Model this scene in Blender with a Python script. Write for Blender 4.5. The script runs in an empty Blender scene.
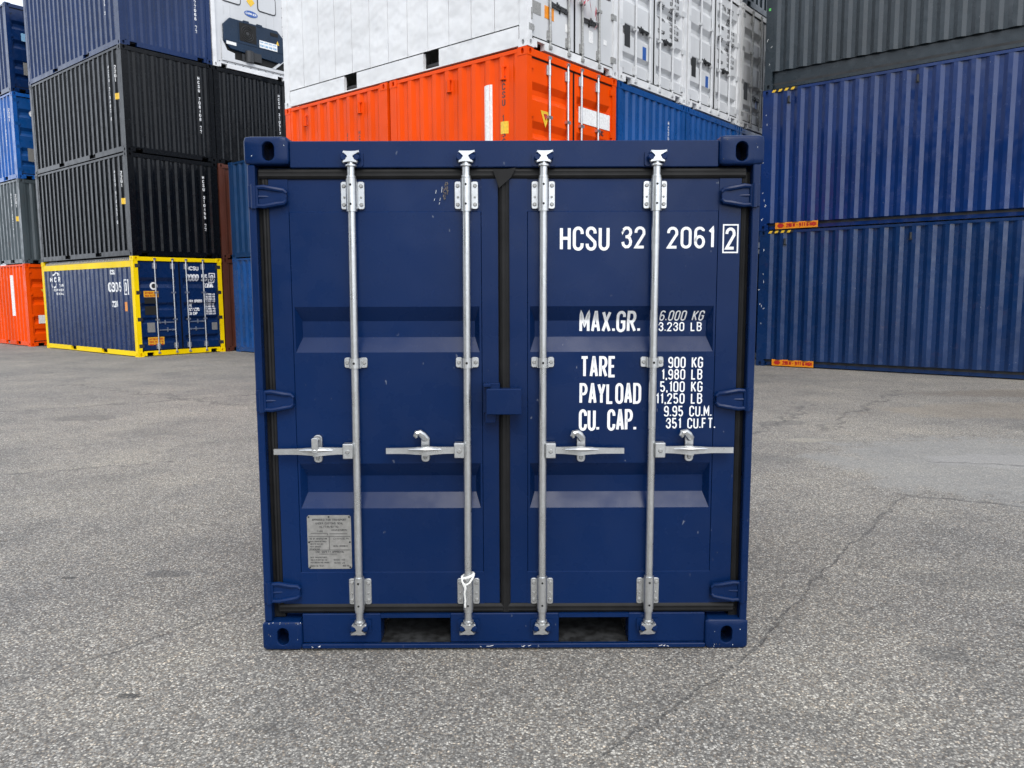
import bpy, bmesh, math, random
from mathutils import Vector, Matrix
random.seed(7)
R = math.radians
S = bpy.context.scene
COL = S.collection

# ------------------------------------------------------------------ camera
PITCH, ROLL, CAMH, FPX, PY = R(6.3917), R(-0.3468), 1.6108, 777.42, 379.35
fw = Vector((0, math.cos(PITCH), -math.sin(PITCH)))
up = Vector((0, math.sin(PITCH), math.cos(PITCH)))
rt = Vector((1, 0, 0))
r2 = rt*math.cos(ROLL) + up*math.sin(ROLL)
u2 = up*math.cos(ROLL) - rt*math.sin(ROLL)
cam = bpy.data.cameras.new('camera')
cam.sensor_fit = 'HORIZONTAL'; cam.sensor_width = 36
cam.lens = FPX/1024*36
cam.shift_y = (PY-384)/1024
cam.clip_start = 0.05; cam.clip_end = 3000
camo = bpy.data.objects.new('camera', cam); COL.objects.link(camo)
M = Matrix((r2, u2, -fw)).transposed().to_4x4(); M.translation = Vector((0, 0, CAMH))
camo.matrix_world = M
S.camera = camo

# ------------------------------------------------------------------ sky, sun, exposure
SUN_EL, SUN_AZ = R(48), R(172)          # azimuth clockwise from +Y: behind the camera, to the right
world = bpy.data.worlds.new('World'); S.world = world
world.use_nodes = True
nt = world.node_tree; nt.nodes.clear()
out = nt.nodes.new('ShaderNodeOutputWorld'); bg = nt.nodes.new('ShaderNodeBackground')
sky = nt.nodes.new('ShaderNodeTexSky'); sky.sky_type = 'NISHITA'; sky.sun_disc = False
sky.sun_elevation = SUN_EL; sky.sun_rotation = SUN_AZ; sky.dust_density = 3; sky.ozone_density = 1
hs = nt.nodes.new('ShaderNodeHueSaturation'); hs.inputs['Saturation'].default_value = 0.5
tc = nt.nodes.new('ShaderNodeTexCoord')
nz = nt.nodes.new('ShaderNodeTexNoise'); nz.inputs['Scale'].default_value = 2.2; nz.inputs['Detail'].default_value = 6
cr = nt.nodes.new('ShaderNodeValToRGB')
cr.color_ramp.elements[0].position = .38; cr.color_ramp.elements[0].color = (4.8, 5.4, 6.4, 1)
cr.color_ramp.elements[1].position = .68; cr.color_ramp.elements[1].color = (10.6, 11.1, 11.9, 1)
mx = nt.nodes.new('ShaderNodeMix'); mx.data_type = 'RGBA'; mx.inputs[0].default_value = .8
nt.links.new(tc.outputs['Generated'], nz.inputs['Vector'])
nt.links.new(nz.outputs['Fac'], cr.inputs['Fac'])
nt.links.new(sky.outputs[0], hs.inputs['Color'])
nt.links.new(hs.outputs[0], mx.inputs[6]); nt.links.new(cr.outputs[0], mx.inputs[7])
sx = nt.nodes.new('ShaderNodeSeparateXYZ'); nt.links.new(tc.outputs['Generated'], sx.inputs[0])
hz = nt.nodes.new('ShaderNodeMapRange'); nt.links.new(sx.outputs[2], hz.inputs[0])
for i, v in enumerate((0.0, .6, 1.5, 1.25)): hz.inputs[i+1].default_value = v
ml = nt.nodes.new('ShaderNodeVectorMath'); ml.operation = 'SCALE'
# unseen bright lobe added to the sky, low behind-right, for reflections on the ribs
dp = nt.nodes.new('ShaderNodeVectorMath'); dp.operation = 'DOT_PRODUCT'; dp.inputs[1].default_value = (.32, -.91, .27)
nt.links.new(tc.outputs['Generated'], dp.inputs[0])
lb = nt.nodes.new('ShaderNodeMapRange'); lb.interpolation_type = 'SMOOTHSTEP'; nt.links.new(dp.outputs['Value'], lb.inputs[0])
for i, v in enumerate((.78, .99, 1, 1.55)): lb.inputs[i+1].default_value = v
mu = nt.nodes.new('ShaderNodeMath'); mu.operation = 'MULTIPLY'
# second unseen lobe added to the left sky, to brighten stripes on ribbed sides
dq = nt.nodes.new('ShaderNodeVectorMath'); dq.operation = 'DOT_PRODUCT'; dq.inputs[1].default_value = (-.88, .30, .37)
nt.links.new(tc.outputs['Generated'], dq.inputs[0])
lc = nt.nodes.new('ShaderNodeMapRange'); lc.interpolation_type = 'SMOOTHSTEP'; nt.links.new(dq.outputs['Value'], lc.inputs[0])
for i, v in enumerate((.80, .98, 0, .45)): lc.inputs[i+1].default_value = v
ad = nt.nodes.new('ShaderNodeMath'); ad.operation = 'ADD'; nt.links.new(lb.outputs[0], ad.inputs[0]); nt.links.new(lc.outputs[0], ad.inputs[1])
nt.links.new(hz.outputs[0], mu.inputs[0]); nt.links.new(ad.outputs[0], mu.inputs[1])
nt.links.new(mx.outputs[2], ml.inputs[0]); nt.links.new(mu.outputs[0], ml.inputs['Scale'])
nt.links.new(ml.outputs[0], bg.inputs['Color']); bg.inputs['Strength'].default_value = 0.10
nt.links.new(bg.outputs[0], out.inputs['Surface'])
sl = bpy.data.lights.new('sun', 'SUN'); sl.energy = 1.2; sl.angle = R(30); sl.color = (1, .95, .87)
so = bpy.data.objects.new('sun', sl); COL.objects.link(so)
sd = Vector((math.sin(SUN_AZ)*math.cos(SUN_EL), math.cos(SUN_AZ)*math.cos(SUN_EL), math.sin(SUN_EL)))
so.rotation_euler = sd.to_track_quat('Z', 'Y').to_euler()
S.view_settings.view_transform = 'Standard'; S.view_settings.look = 'None'
S.view_settings.exposure = 0.5; S.view_settings.gamma = 1
S.view_settings.use_curve_mapping = False
S.render.engine = 'CYCLES'
S.render.resolution_x = 1024; S.render.resolution_y = 768

# ------------------------------------------------------------------ node helpers / materials
class NG:
    def __init__(s, name):
        s.m = bpy.data.materials.new(name); s.m.use_nodes = True
        s.t = s.m.node_tree; s.b = s.t.nodes['Principled BSDF']
        s.pos = s.t.nodes.new('ShaderNodeNewGeometry').outputs['Position']
    def n(s, ty, **kw):
        o = s.t.nodes.new(ty)
        for k, v in kw.items(): setattr(o, k, v)
        return o
    def L(s, a, b): s.t.links.new(a, b)
    def put(s, sock, v):
        if hasattr(v, 'is_linked') or isinstance(v, bpy.types.NodeSocket): s.L(v, sock)
        else: sock.default_value = v
    def math(s, op, a, b=0, c=0, clamp=False):
        o = s.n('ShaderNodeMath', operation=op); o.use_clamp = clamp
        s.put(o.inputs[0], a); s.put(o.inputs[1], b)
        if op in ('MULTIPLY_ADD', 'SMOOTH_MIN', 'SMOOTH_MAX'): s.put(o.inputs[2], c)
        return o.outputs[0]
    def mapv(s, scale=(1, 1, 1), v=None):
        o = s.n('ShaderNodeMapping'); o.inputs['Scale'].default_value = scale
        s.L(v or s.pos, o.inputs['Vector']); return o.outputs[0]
    def noise(s, scale, detail=4, rough=.55, v=None, dist=0):
        o = s.n('ShaderNodeTexNoise'); o.inputs['Scale'].default_value = scale
        o.inputs['Detail'].default_value = detail; o.inputs['Roughness'].default_value = rough
        o.inputs['Distortion'].default_value = dist
        s.L(v or s.pos, o.inputs['Vector']); return o.outputs['Fac']
    def rng(s, v, a, b, c=0., d=1., smooth=True):
        o = s.n('ShaderNodeMapRange'); o.interpolation_type = 'SMOOTHSTEP' if smooth else 'LINEAR'
        s.L(v, o.inputs[0])
        for i, x in enumerate((a, b, c, d)): o.inputs[i+1].default_value = x
        return o.outputs[0]
    def mix(s, f, a, b, blend='MIX'):
        o = s.n('ShaderNodeMix', data_type='RGBA', blend_type=blend)
        s.put(o.inputs[0], f)
        for i, x in ((6, a), (7, b)):
            if isinstance(x, tuple): x = (*x[:3], 1)
            s.put(o.inputs[i], x)
        return o.outputs[2]
    def ramp(s, v, stops):
        o = s.n('ShaderNodeValToRGB'); e = o.color_ramp.elements
        while len(e) < len(stops): e.new(.5)
        for q, (p, c) in zip(e, stops): q.position = p; q.color = (*c[:3], 1)
        s.L(v, o.inputs[0]); return o.outputs[0]
    def bump(s, h, strength=.2, dist=.01, nrm=None):
        o = s.n('ShaderNodeBump'); o.inputs['Strength'].default_value = strength
        o.inputs['Distance'].default_value = dist; s.L(h, o.inputs['Height'])
        if nrm: s.L(nrm, o.inputs['Normal'])
        return o.outputs[0]

def paint(name, col, rough=.4, chip=.5, dirt=.25, dent=.25, chipcol=(.35, .37, .4), rust=0, spec=.5, vary=.13):
    g = NG(name); b = g.b
    big = g.noise(.8, 3, .5)
    fine = g.noise(38, 4, .6)
    streak = g.noise(1, 5, .65, g.mapv((9, 9, .55)))
    lo = tuple(c*(1-vary) for c in col); hi = tuple(min(1, c*(1+vary)) for c in col)
    c = g.mix(g.rng(big, .3, .7), lo, hi)
    lum = .3*col[0]+.6*col[1]+.1*col[2]; ga = .35 if lum > .2 else .07
    grime = tuple((1-ga*1.2)*x+ga*y for x, y in zip(col, (.16, .155, .15)))
    c = g.mix(g.math('MULTIPLY', g.rng(streak, .5, .8), dirt), c, grime)
    c = g.mix(g.math('MULTIPLY', g.rng(fine, .45, .75), dirt*.35), c, grime)
    if chip:
        cn = g.noise(52, 2, .5, g.mapv((1, 1, .45)))
        area = g.noise(2.3, 3, .6)
        cm = g.math('MULTIPLY', g.rng(cn, .745, .765), g.rng(area, .48, .62))
        c = g.mix(g.math('MULTIPLY', cm, chip), c, chipcol)
    if rust:
        rn = g.noise(6, 6, .7); rm = g.math('MULTIPLY', g.rng(rn, .60, .66), rust)
        c = g.mix(rm, c, (.13, .05, .02))
    g.L(c, b.inputs['Base Color'])
    g.L(g.rng(g.noise(5, 4), .3, .7, rough-.08, rough+.12), b.inputs['Roughness'])
    b.inputs['Specular IOR Level'].default_value = spec
    d1 = g.bump(g.noise(2.6, 2, .5), dent, .02 if dent < .8 else .06)
    g.L(g.bump(g.noise(220, 2), .08, .001, d1), b.inputs['Normal'])
    return g.m

def plain(name, col, rough=.5, metal=0, vary=.12, bump=.1, scale=30):
    g = NG(name); b = g.b
    f = g.rng(g.noise(scale, 4), .3, .7)
    g.L(g.mix(f, tuple(c*(1-vary) for c in col), tuple(min(1, c*(1+vary)) for c in col)), b.inputs['Base Color'])
    b.inputs['Roughness'].default_value = rough; b.inputs['Metallic'].default_value = metal
    g.L(g.bump(g.noise(scale*4, 3), bump, .001), b.inputs['Normal'])
    return g.m

def galvanised():
    g = NG('galvanised_steel'); b = g.b
    f = g.noise(60, 5, .7); s = g.noise(9, 4, .6)
    c = g.mix(g.rng(f, .35, .7), (.55, .56, .56), (.63, .64, .64))
    c = g.mix(g.math('MULTIPLY', g.rng(s, .5, .75), .35), c, (.40, .40, .39))
    g.L(c, b.inputs['Base Color']); b.inputs['Metallic'].default_value = .88
    g.L(g.rng(s, .3, .7, .26, .40), b.inputs['Roughness'])
    g.L(g.bump(f, .05, .001), b.inputs['Normal'])
    return g.m

MAT = {}
MAT['navy_front'] = paint('navy_container_paint', (.0020, .0152, .068), .27, .35, .15, .28, spec=.18)
MAT['navy'] = paint('dark_navy_paint', (.0030, .0185, .078), .26, .5, .10, spec=.3)
MAT['royal'] = paint('royal_blue_paint', (.0028, .0225, .112), .18, .6, .08, .3)
MAT['navy_worn'] = paint('worn_navy_paint', (.0040, .0240, .090), .22, .8, .14, .35, rust=.08)
MAT['black'] = paint('black_container_paint', (.0026, .0034, .0050), .22, .4, .08, .3, spec=.2)
MAT['slate'] = paint('slate_grey_paint', (.018, .027, .034), .24, .6, .10, .3)
MAT['grey'] = paint('mid_grey_paint', (.055, .072, .082), .36, .6, .2, .3, rust=.12)
MAT['blue'] = paint('bright_blue_paint', (.004, .06, .225), .30, .5, .10, .3)
MAT['skyblue'] = paint('light_blue_paint', (.006, .09, .36), .30, .5, .12, .3)
MAT['teal'] = paint('faded_blue_paint', (.007, .042, .125), .36, .7, .15, .3)
MAT['orange'] = paint('orange_container_paint', (.76, .067, .0005), .38, .5, .03, .25, spec=.12, chipcol=(.25, .05, .02), vary=.1)
MAT['brown'] = paint('rust_brown_paint', (.085, .022, .012), .55, .3, .4, .3)
MAT['white'] = paint('white_container_paint', (.67, .675, .68), .42, .35, .12, .9, chipcol=(.25, .2, .16), vary=.05)
MAT['white_door'] = paint('white_door_paint', (.56, .57, .58), .42, .45, .15, .3, chipcol=(.2, .15, .1), vary=.07)
MAT['grey_white'] = paint('dull_white_paint', (.62, .62, .615), .45, .6, .28, .3, chipcol=(.15, .1, .06), vary=.1)
MAT['yellow'] = paint('yellow_frame_paint', (.88, .62, .002), .38, .5, .04, .2, spec=.08, chipcol=(.2, .15, .05), vary=.08)
MAT['galv'] = galvanised()
MAT['galv_dull'] = plain('dull_steel', (.33, .33, .32), .5, .4, .25)
MAT['rubber'] = plain('black_rubber_gasket', (.0045, .0045, .0048), .6, 0, .5, .2, 12)
MAT['rubber'].node_tree.nodes['Principled BSDF'].inputs['Specular IOR Level'].default_value = .28
MAT['dark'] = plain('dark_steel_underside', (.02, .021, .022), .6, 0, .4, .3, 6)
MAT['lettering'] = plain('white_vinyl_lettering', (.80, .81, .82), .4, 0, .03, .02)
MAT['lettering_black'] = plain('black_vinyl_lettering', (.02, .02, .022), .4)
MAT['label_orange'] = plain('orange_warning_label', (.76, .25, .008), .4)
MAT['label_amber'] = plain('amber_warning_label', (.68, .34, .02), .4)
MAT['label_red'] = plain('red_label_print', (.45, .02, .012), .4)
MAT['label_yellow'] = plain('yellow_label', (.75, .47, .03), .4)
MAT['label_white'] = plain('white_label', (.78, .78, .77), .4)
MAT['label_blue'] = plain('blue_label', (.02, .09, .33), .4)
MAT['label_lightblue'] = plain('pale_blue_label', (.22, .42, .62), .4)
MAT['label_green'] = plain('green_label', (.12, .6, .12), .4)
MAT['plate_grey'] = plain('grey_data_plate', (.29, .285, .27), .42, .35, .14, .1, 45)
MAT['plate_ink'] = plain('plate_engraving', (.055, .055, .055), .5)
MAT['dark_plate'] = plain('dark_data_plate', (.022, .023, .025), .5)
MAT['cord'] = plain('white_cord', (.75, .75, .72), .8, 0, .1, .4, 120)
MAT['tape_red'] = plain('red_barrier_tape', (.62, .05, .10), .4)
MAT['net'] = plain('roof_net_webbing', (.40, .39, .36), .8)
MAT['bolt'] = plain('bolt_heads', (.34, .34, .33), .45, .5)
MAT['pocket'] = plain('dusty_pocket_steel', (.018, .019, .020), .7, 0, .9, .4, 22)
MAT['scuff'] = plain('scraped_rusty_paint', (.11, .09, .07), .7, 0, .5, .3, 90)
MAT['socket'] = plain('grease_hole', (.004, .004, .004), .8)

# ------------------------------------------------------------------ mesh helpers
def box(bm, x0, x1, y0, y1, z0, z1, bev=0, seg=1, mi=0):
    v = [bm.verts.new(p) for p in ((x0,y0,z0),(x1,y0,z0),(x1,y1,z0),(x0,y1,z0),(x0,y0,z1),(x1,y0,z1),(x1,y1,z1),(x0,y1,z1))]
    fs = [bm.faces.new([v[i] for i in q]) for q in ((3,2,1,0),(4,5,6,7),(0,1,5,4),(1,2,6,5),(2,3,7,6),(3,0,4,7))]
    for f in fs: f.material_index = mi
    if bev:
        es = list({e for f in fs for e in f.edges})
        r = bmesh.ops.bevel(bm, geom=es, offset=bev, segments=seg, affect='EDGES', profile=.5)
        for f in r['faces']: f.material_index = mi
def quad(bm, a, b, c, d, mi=0):
    f = bm.faces.new([bm.verts.new(p) for p in (a, b, c, d)]); f.material_index = mi; return f
def tube(bm, pts, r, n=14, mi=0, caps=True):
    pts = [Vector(p) for p in pts]; rings = []
    rs = r if isinstance(r, (list, tuple)) else [r]*len(pts)
    prev = None
    for i, p in enumerate(pts):
        d = (pts[min(i+1, len(pts)-1)] - pts[max(i-1, 0)]).normalized()
        if prev is None:
            a = Vector((0, 0, 1)) if abs(d.z) < .9 else Vector((0, 1, 0))
            x = d.cross(a).normalized()
        else: x = (prev - d*prev.dot(d)).normalized()
        prev = x; y = d.cross(x)
        rings.append([bm.verts.new(p + (x*math.cos(2*math.pi*k/n) + y*math.sin(2*math.pi*k/n))*rs[i]) for k in range(n)])
    for a, b in zip(rings, rings[1:]):
        for k in range(n):
            f = bm.faces.new((a[k], a[(k+1) % n], b[(k+1) % n], b[k])); f.material_index = mi
    if caps:
        f = bm.faces.new(rings[0][::-1]); f.material_index = mi
        f = bm.faces.new(rings[-1]); f.material_index = mi
def prism(bm, poly, y0, y1, mi=0, bev=0):
    """polygon in x,z extruded along y"""
    a = [bm.verts.new((x, y0, z)) for x, z in poly]; b = [bm.verts.new((x, y1, z)) for x, z in poly]
    n = len(poly); fs = [bm.faces.new(a), bm.faces.new(b[::-1])]
    for i in range(n): fs.append(bm.faces.new((a[i], b[i], b[(i+1) % n], a[(i+1) % n])))
    for f in fs: f.material_index = mi
    if bev:
        es = list({e for e in fs[0].edges})
        r = bmesh.ops.bevel(bm, geom=es, offset=bev, segments=1, affect='EDGES')
        for f in r['faces']: f.material_index = mi
def rrect(x0, x1, z0, z1, r, n=4):
    P = []
    for cx, cz, a in ((x1-r, z1-r, 0), (x0+r, z1-r, 90), (x0+r, z0+r, 180), (x1-r, z0+r, 270)):
        for k in range(n+1):
            t = R(a+90*k/n); P.append((cx+r*math.cos(t), cz+r*math.sin(t)))
    return P
def build(name, bm, mats, parent=None, smooth=True, label=None, facing=False):
    if facing:                      # open sheet seen from the front: every face looks towards -Y
        bm.normal_update()
        for f in bm.faces:
            if f.normal.y > 1e-4: f.normal_flip()
    else: bmesh.ops.recalc_face_normals(bm, faces=bm.faces)
    me = bpy.data.meshes.new(name); bm.to_mesh(me); bm.free()
    for m in (mats if isinstance(mats, (list, tuple)) else [mats]): me.materials.append(m)
    if smooth:
        for p in me.polygons: p.use_smooth = True
        me.set_sharp_from_angle(angle=R(32))
    o = bpy.data.objects.new(name, me); COL.objects.link(o)
    if parent: o.parent = parent
    if label: o['label'] = label
    return o
def thing(name, label, cat, loc, rotz=0, group=None):
    o = bpy.data.objects.new(name, None); o.empty_display_size = .3; COL.objects.link(o)
    o.location = loc; o.rotation_euler = (0, 0, rotz); o['label'] = label; o['category'] = cat
    if group: o['group'] = group
    return o
STACKED = 'shipping containers stacked behind the small one'
def dup(o, parent, off=(0, 0, 0)):
    c = o.copy(); COL.objects.link(c); c.parent = parent; c.location = Vector(o.location)+Vector(off)
    return c
NB = bmesh.new

# ------------------------------------------------------------------ stroke lettering (condensed, even stroke)
W_ = .46
def arc(cx, cy, rx, ry, a0, a1, n=7):
    return [(cx+rx*math.cos(R(a0+(a1-a0)*k/n)), cy+ry*math.sin(R(a0+(a1-a0)*k/n))) for k in range(n+1)]
h_ = W_/2; q_ = .2
GL = {
 'A': [[(0,0),(h_-.02,1),(h_+.02,1),(W_,0)], [(.07,.27),(W_-.07,.27)]],
 'B': [[(0,0),(0,1)]+arc(W_-.2,.77,.2,.23,90,-90)+[(0,.54)], [(0,0)]+arc(W_-.2,.27,.2,.27,-90,90)],
 'C': [[(W_,.72)]+arc(h_,1-q_,h_,q_,0,180)+arc(h_,q_,h_,q_,180,360)+[(W_,.28)]],
 'D': [[(0,0),(0,1)]+arc(W_-.24,1-.24,.24,.24,90,0)+arc(W_-.24,.24,.24,.24,0,-90)+[(0,0)]],
 'E': [[(W_-.06,1),(0,1),(0,0),(W_-.06,0)], [(0,.52),(W_-.12,.52)]],
 'F': [[(W_-.06,1),(0,1),(0,0)], [(0,.52),(W_-.12,.52)]],
 'G': [[(W_,.74)]+arc(h_,1-q_,h_,q_,0,180)+arc(h_,q_,h_,q_,180,360)+[(W_,.48),(h_,.48)]],
 'H': [[(0,0),(0,1)], [(W_,0),(W_,1)], [(0,.52),(W_,.52)]],
 'I': [[(h_,0),(h_,1)]], 'J': [[(W_,1)]+arc(h_,q_,h_,q_,0,-180)],
 'K': [[(0,0),(0,1)], [(W_,1),(.03,.42)], [(.14,.56),(W_,0)]],
 'L': [[(0,1),(0,0),(W_-.06,0)]], 'M': [[(0,0),(0,1),(h_+.04,.3),(W_+.08,1),(W_+.08,0)]],
 'N': [[(0,0),(0,1),(W_,0),(W_,1)]],
 'O': [arc(h_,1-q_,h_,q_,0,180)+arc(h_,q_,h_,q_,180,360)+[(W_,1-q_)]],
 'P': [[(0,0),(0,1)]+arc(W_-.22,.74,.22,.26,90,-90)+[(0,.48)]],
 'Q': [arc(h_,1-q_,h_,q_,0,180)+arc(h_,q_,h_,q_,180,360)+[(W_,1-q_)], [(h_,.2),(W_,-.02)]],
 'R': [[(0,0),(0,1)]+arc(W_-.22,.74,.22,.26,90,-90)+[(0,.48)], [(.22,.48),(W_,0)]],
 'S': [[(W_,.74)]+arc(h_,1-q_,h_,q_,0,180)+[(.02,.68),(W_-.02,.34)]+arc(h_,q_,h_,q_,0,-180)+[(0,.26)]],
 'T': [[(-.02,1),(W_+.02,1)], [(h_,1),(h_,0)]],
 'U': [[(0,1)]+arc(h_,q_,h_,q_,180,360)+[(W_,1)]],
 'V': [[(0,1),(h_,0),(W_,1)]], 'W': [[(0,1),(.13,0),(h_+.03,.8),(.4,0),(W_+.06,1)]],
 'X': [[(0,0),(W_,1)], [(0,1),(W_,0)]], 'Y': [[(0,1),(h_,.45),(W_,1)], [(h_,.45),(h_,0)]],
 'Z': [[(0,1),(W_,1),(0,0),(W_,0)]],
 '1': [[(.04,.8),(.2,1),(.2,0)]],
 '2': [[(0,.74)]+arc(h_,1-q_,h_,q_,180,0)+[(W_,.68),(0,0),(W_,0)]],
 '3': [[(0,.78)]+arc(h_,.77,h_,.23,180,-80)+[(.16,.53)], [(.16,.53)]+arc(h_,.27,h_,.27,80,-180)],
 '4': [[(.34,0),(.34,1),(0,.3),(W_,.3)]],
 '5': [[(W_-.04,1),(.03,1),(.02,.56)]+arc(h_,.3,h_,.3,130,-160)],
 '6': [[(W_-.04,.84)]+arc(h_,1-q_,h_,q_,30,180)+arc(h_,.28,h_,.28,180,540,14)],
 '7': [[(0,1),(W_,1),(.14,0)]],
 '8': [arc(h_,.77,h_-.02,.23,0,360,14), arc(h_,.28,h_,.28,0,360,14)],
 '9': [[(.04,.16)]+arc(h_,q_,h_,q_,210,360)+arc(h_,.72,h_,.28,0,360,14)],
 '.': [[(.0,.0),(.0,.13)]], ',': [[(.02,.12),(.0,-.12)]], '-': [[(.05,.5),(W_-.05,.5)]],
 "'": [[(0,1),(0,.8)]], '/': [[(0,0),(W_,1)]], '!': [[(0,1),(0,.32)], [(0,.13),(0,0)]],
}
GL['0'] = GL['O']
ADV = {'1': .24, '.': .0, ',': .02, 'I': .3, ' ': .34, 'M': W_+.08, "'": 0, '!': 0, 'W': W_+.06}
def strokes(bm, pts, t, xf, step=.02, mi=0, zo=0):
    """flat even-width stroke; xf maps (s, z, lift) to 3-D; points subdivided so it follows relief"""
    P = [Vector(p) for p in pts]
    Q = [P[0]]
    for a, b in zip(P, P[1:]):
        d = (b-a).length
        if d < 1e-6: continue
        k = max(1, int(d/step)) if step else 1
        for i in range(1, k+1): Q.append(a.lerp(b, i/k))
    closed = (Q[0]-Q[-1]).length < 1e-5
    if closed: Q = Q[:-1]
    n = len(Q); Lf = []; Rt = []
    for i in range(n):
        a = Q[i-1] if (i or closed) else None; b = Q[(i+1) % n] if (i < n-1 or closed) else None
        d1 = (Q[i]-a).normalized() if a is not None else None; d2 = (b-Q[i]).normalized() if b is not None else None
        if d1 is None: d1 = d2
        if d2 is None: d2 = d1
        n1 = Vector((-d1.y, d1.x)); n2 = Vector((-d2.y, d2.x)); m = (n1+n2)
        m = m.normalized() if m.length > 1e-4 else n1
        k = min(1.9, 1/max(.3, m.dot(n1)))
        Lf.append(Q[i]+m*(t/2*k)); Rt.append(Q[i]-m*(t/2*k))
    A = [bm.verts.new(xf(p.x, p.y, zo)) for p in Lf]; B = [bm.verts.new(xf(p.x, p.y, zo)) for p in Rt]
    for i in range(n if closed else n-1):
        j = (i+1) % n
        try:
            f = bm.faces.new((A[i], A[j], B[j], B[i])); f.material_index = mi
        except ValueError: pass
def text_w(s, h, ws=1, gap=.2):
    return sum((ADV.get(c, W_)+gap)*h*ws for c in s) - gap*h*ws
def text(bm, s, x, z, h, xf, ws=1, t=.13, gap=.2, step=.02, mi=0, width=None, shear=0):
    """x,z = lower-left of the text box; h = cap height (outer)"""
    hh = h*(1-t)
    if width:
        ws = 1; w0 = text_w(s, hh, 1, gap); ws = (width-t*h)/w0
    cx = x+t*h/2; zz = z+t*h/2; k = 0
    for c in s:
        for st in GL.get(c, []):
            strokes(bm, [(cx+p[0]*hh*ws+shear*p[1]*hh, zz+p[1]*hh) for p in st], t*h, xf, step, mi, .00025*(k % 3)); k += 1
        cx += (ADV.get(c, W_)+gap)*hh*ws
def vtext(bm, s, x, ztop, h, xf, pitch=1.25, t=.17, ws=1.1, mi=0):
    z = ztop
    for c in s:
        if c != ' ': text(bm, c, x, z-h, h, xf, ws, t, step=.2, mi=mi)
        z -= h*pitch

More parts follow.
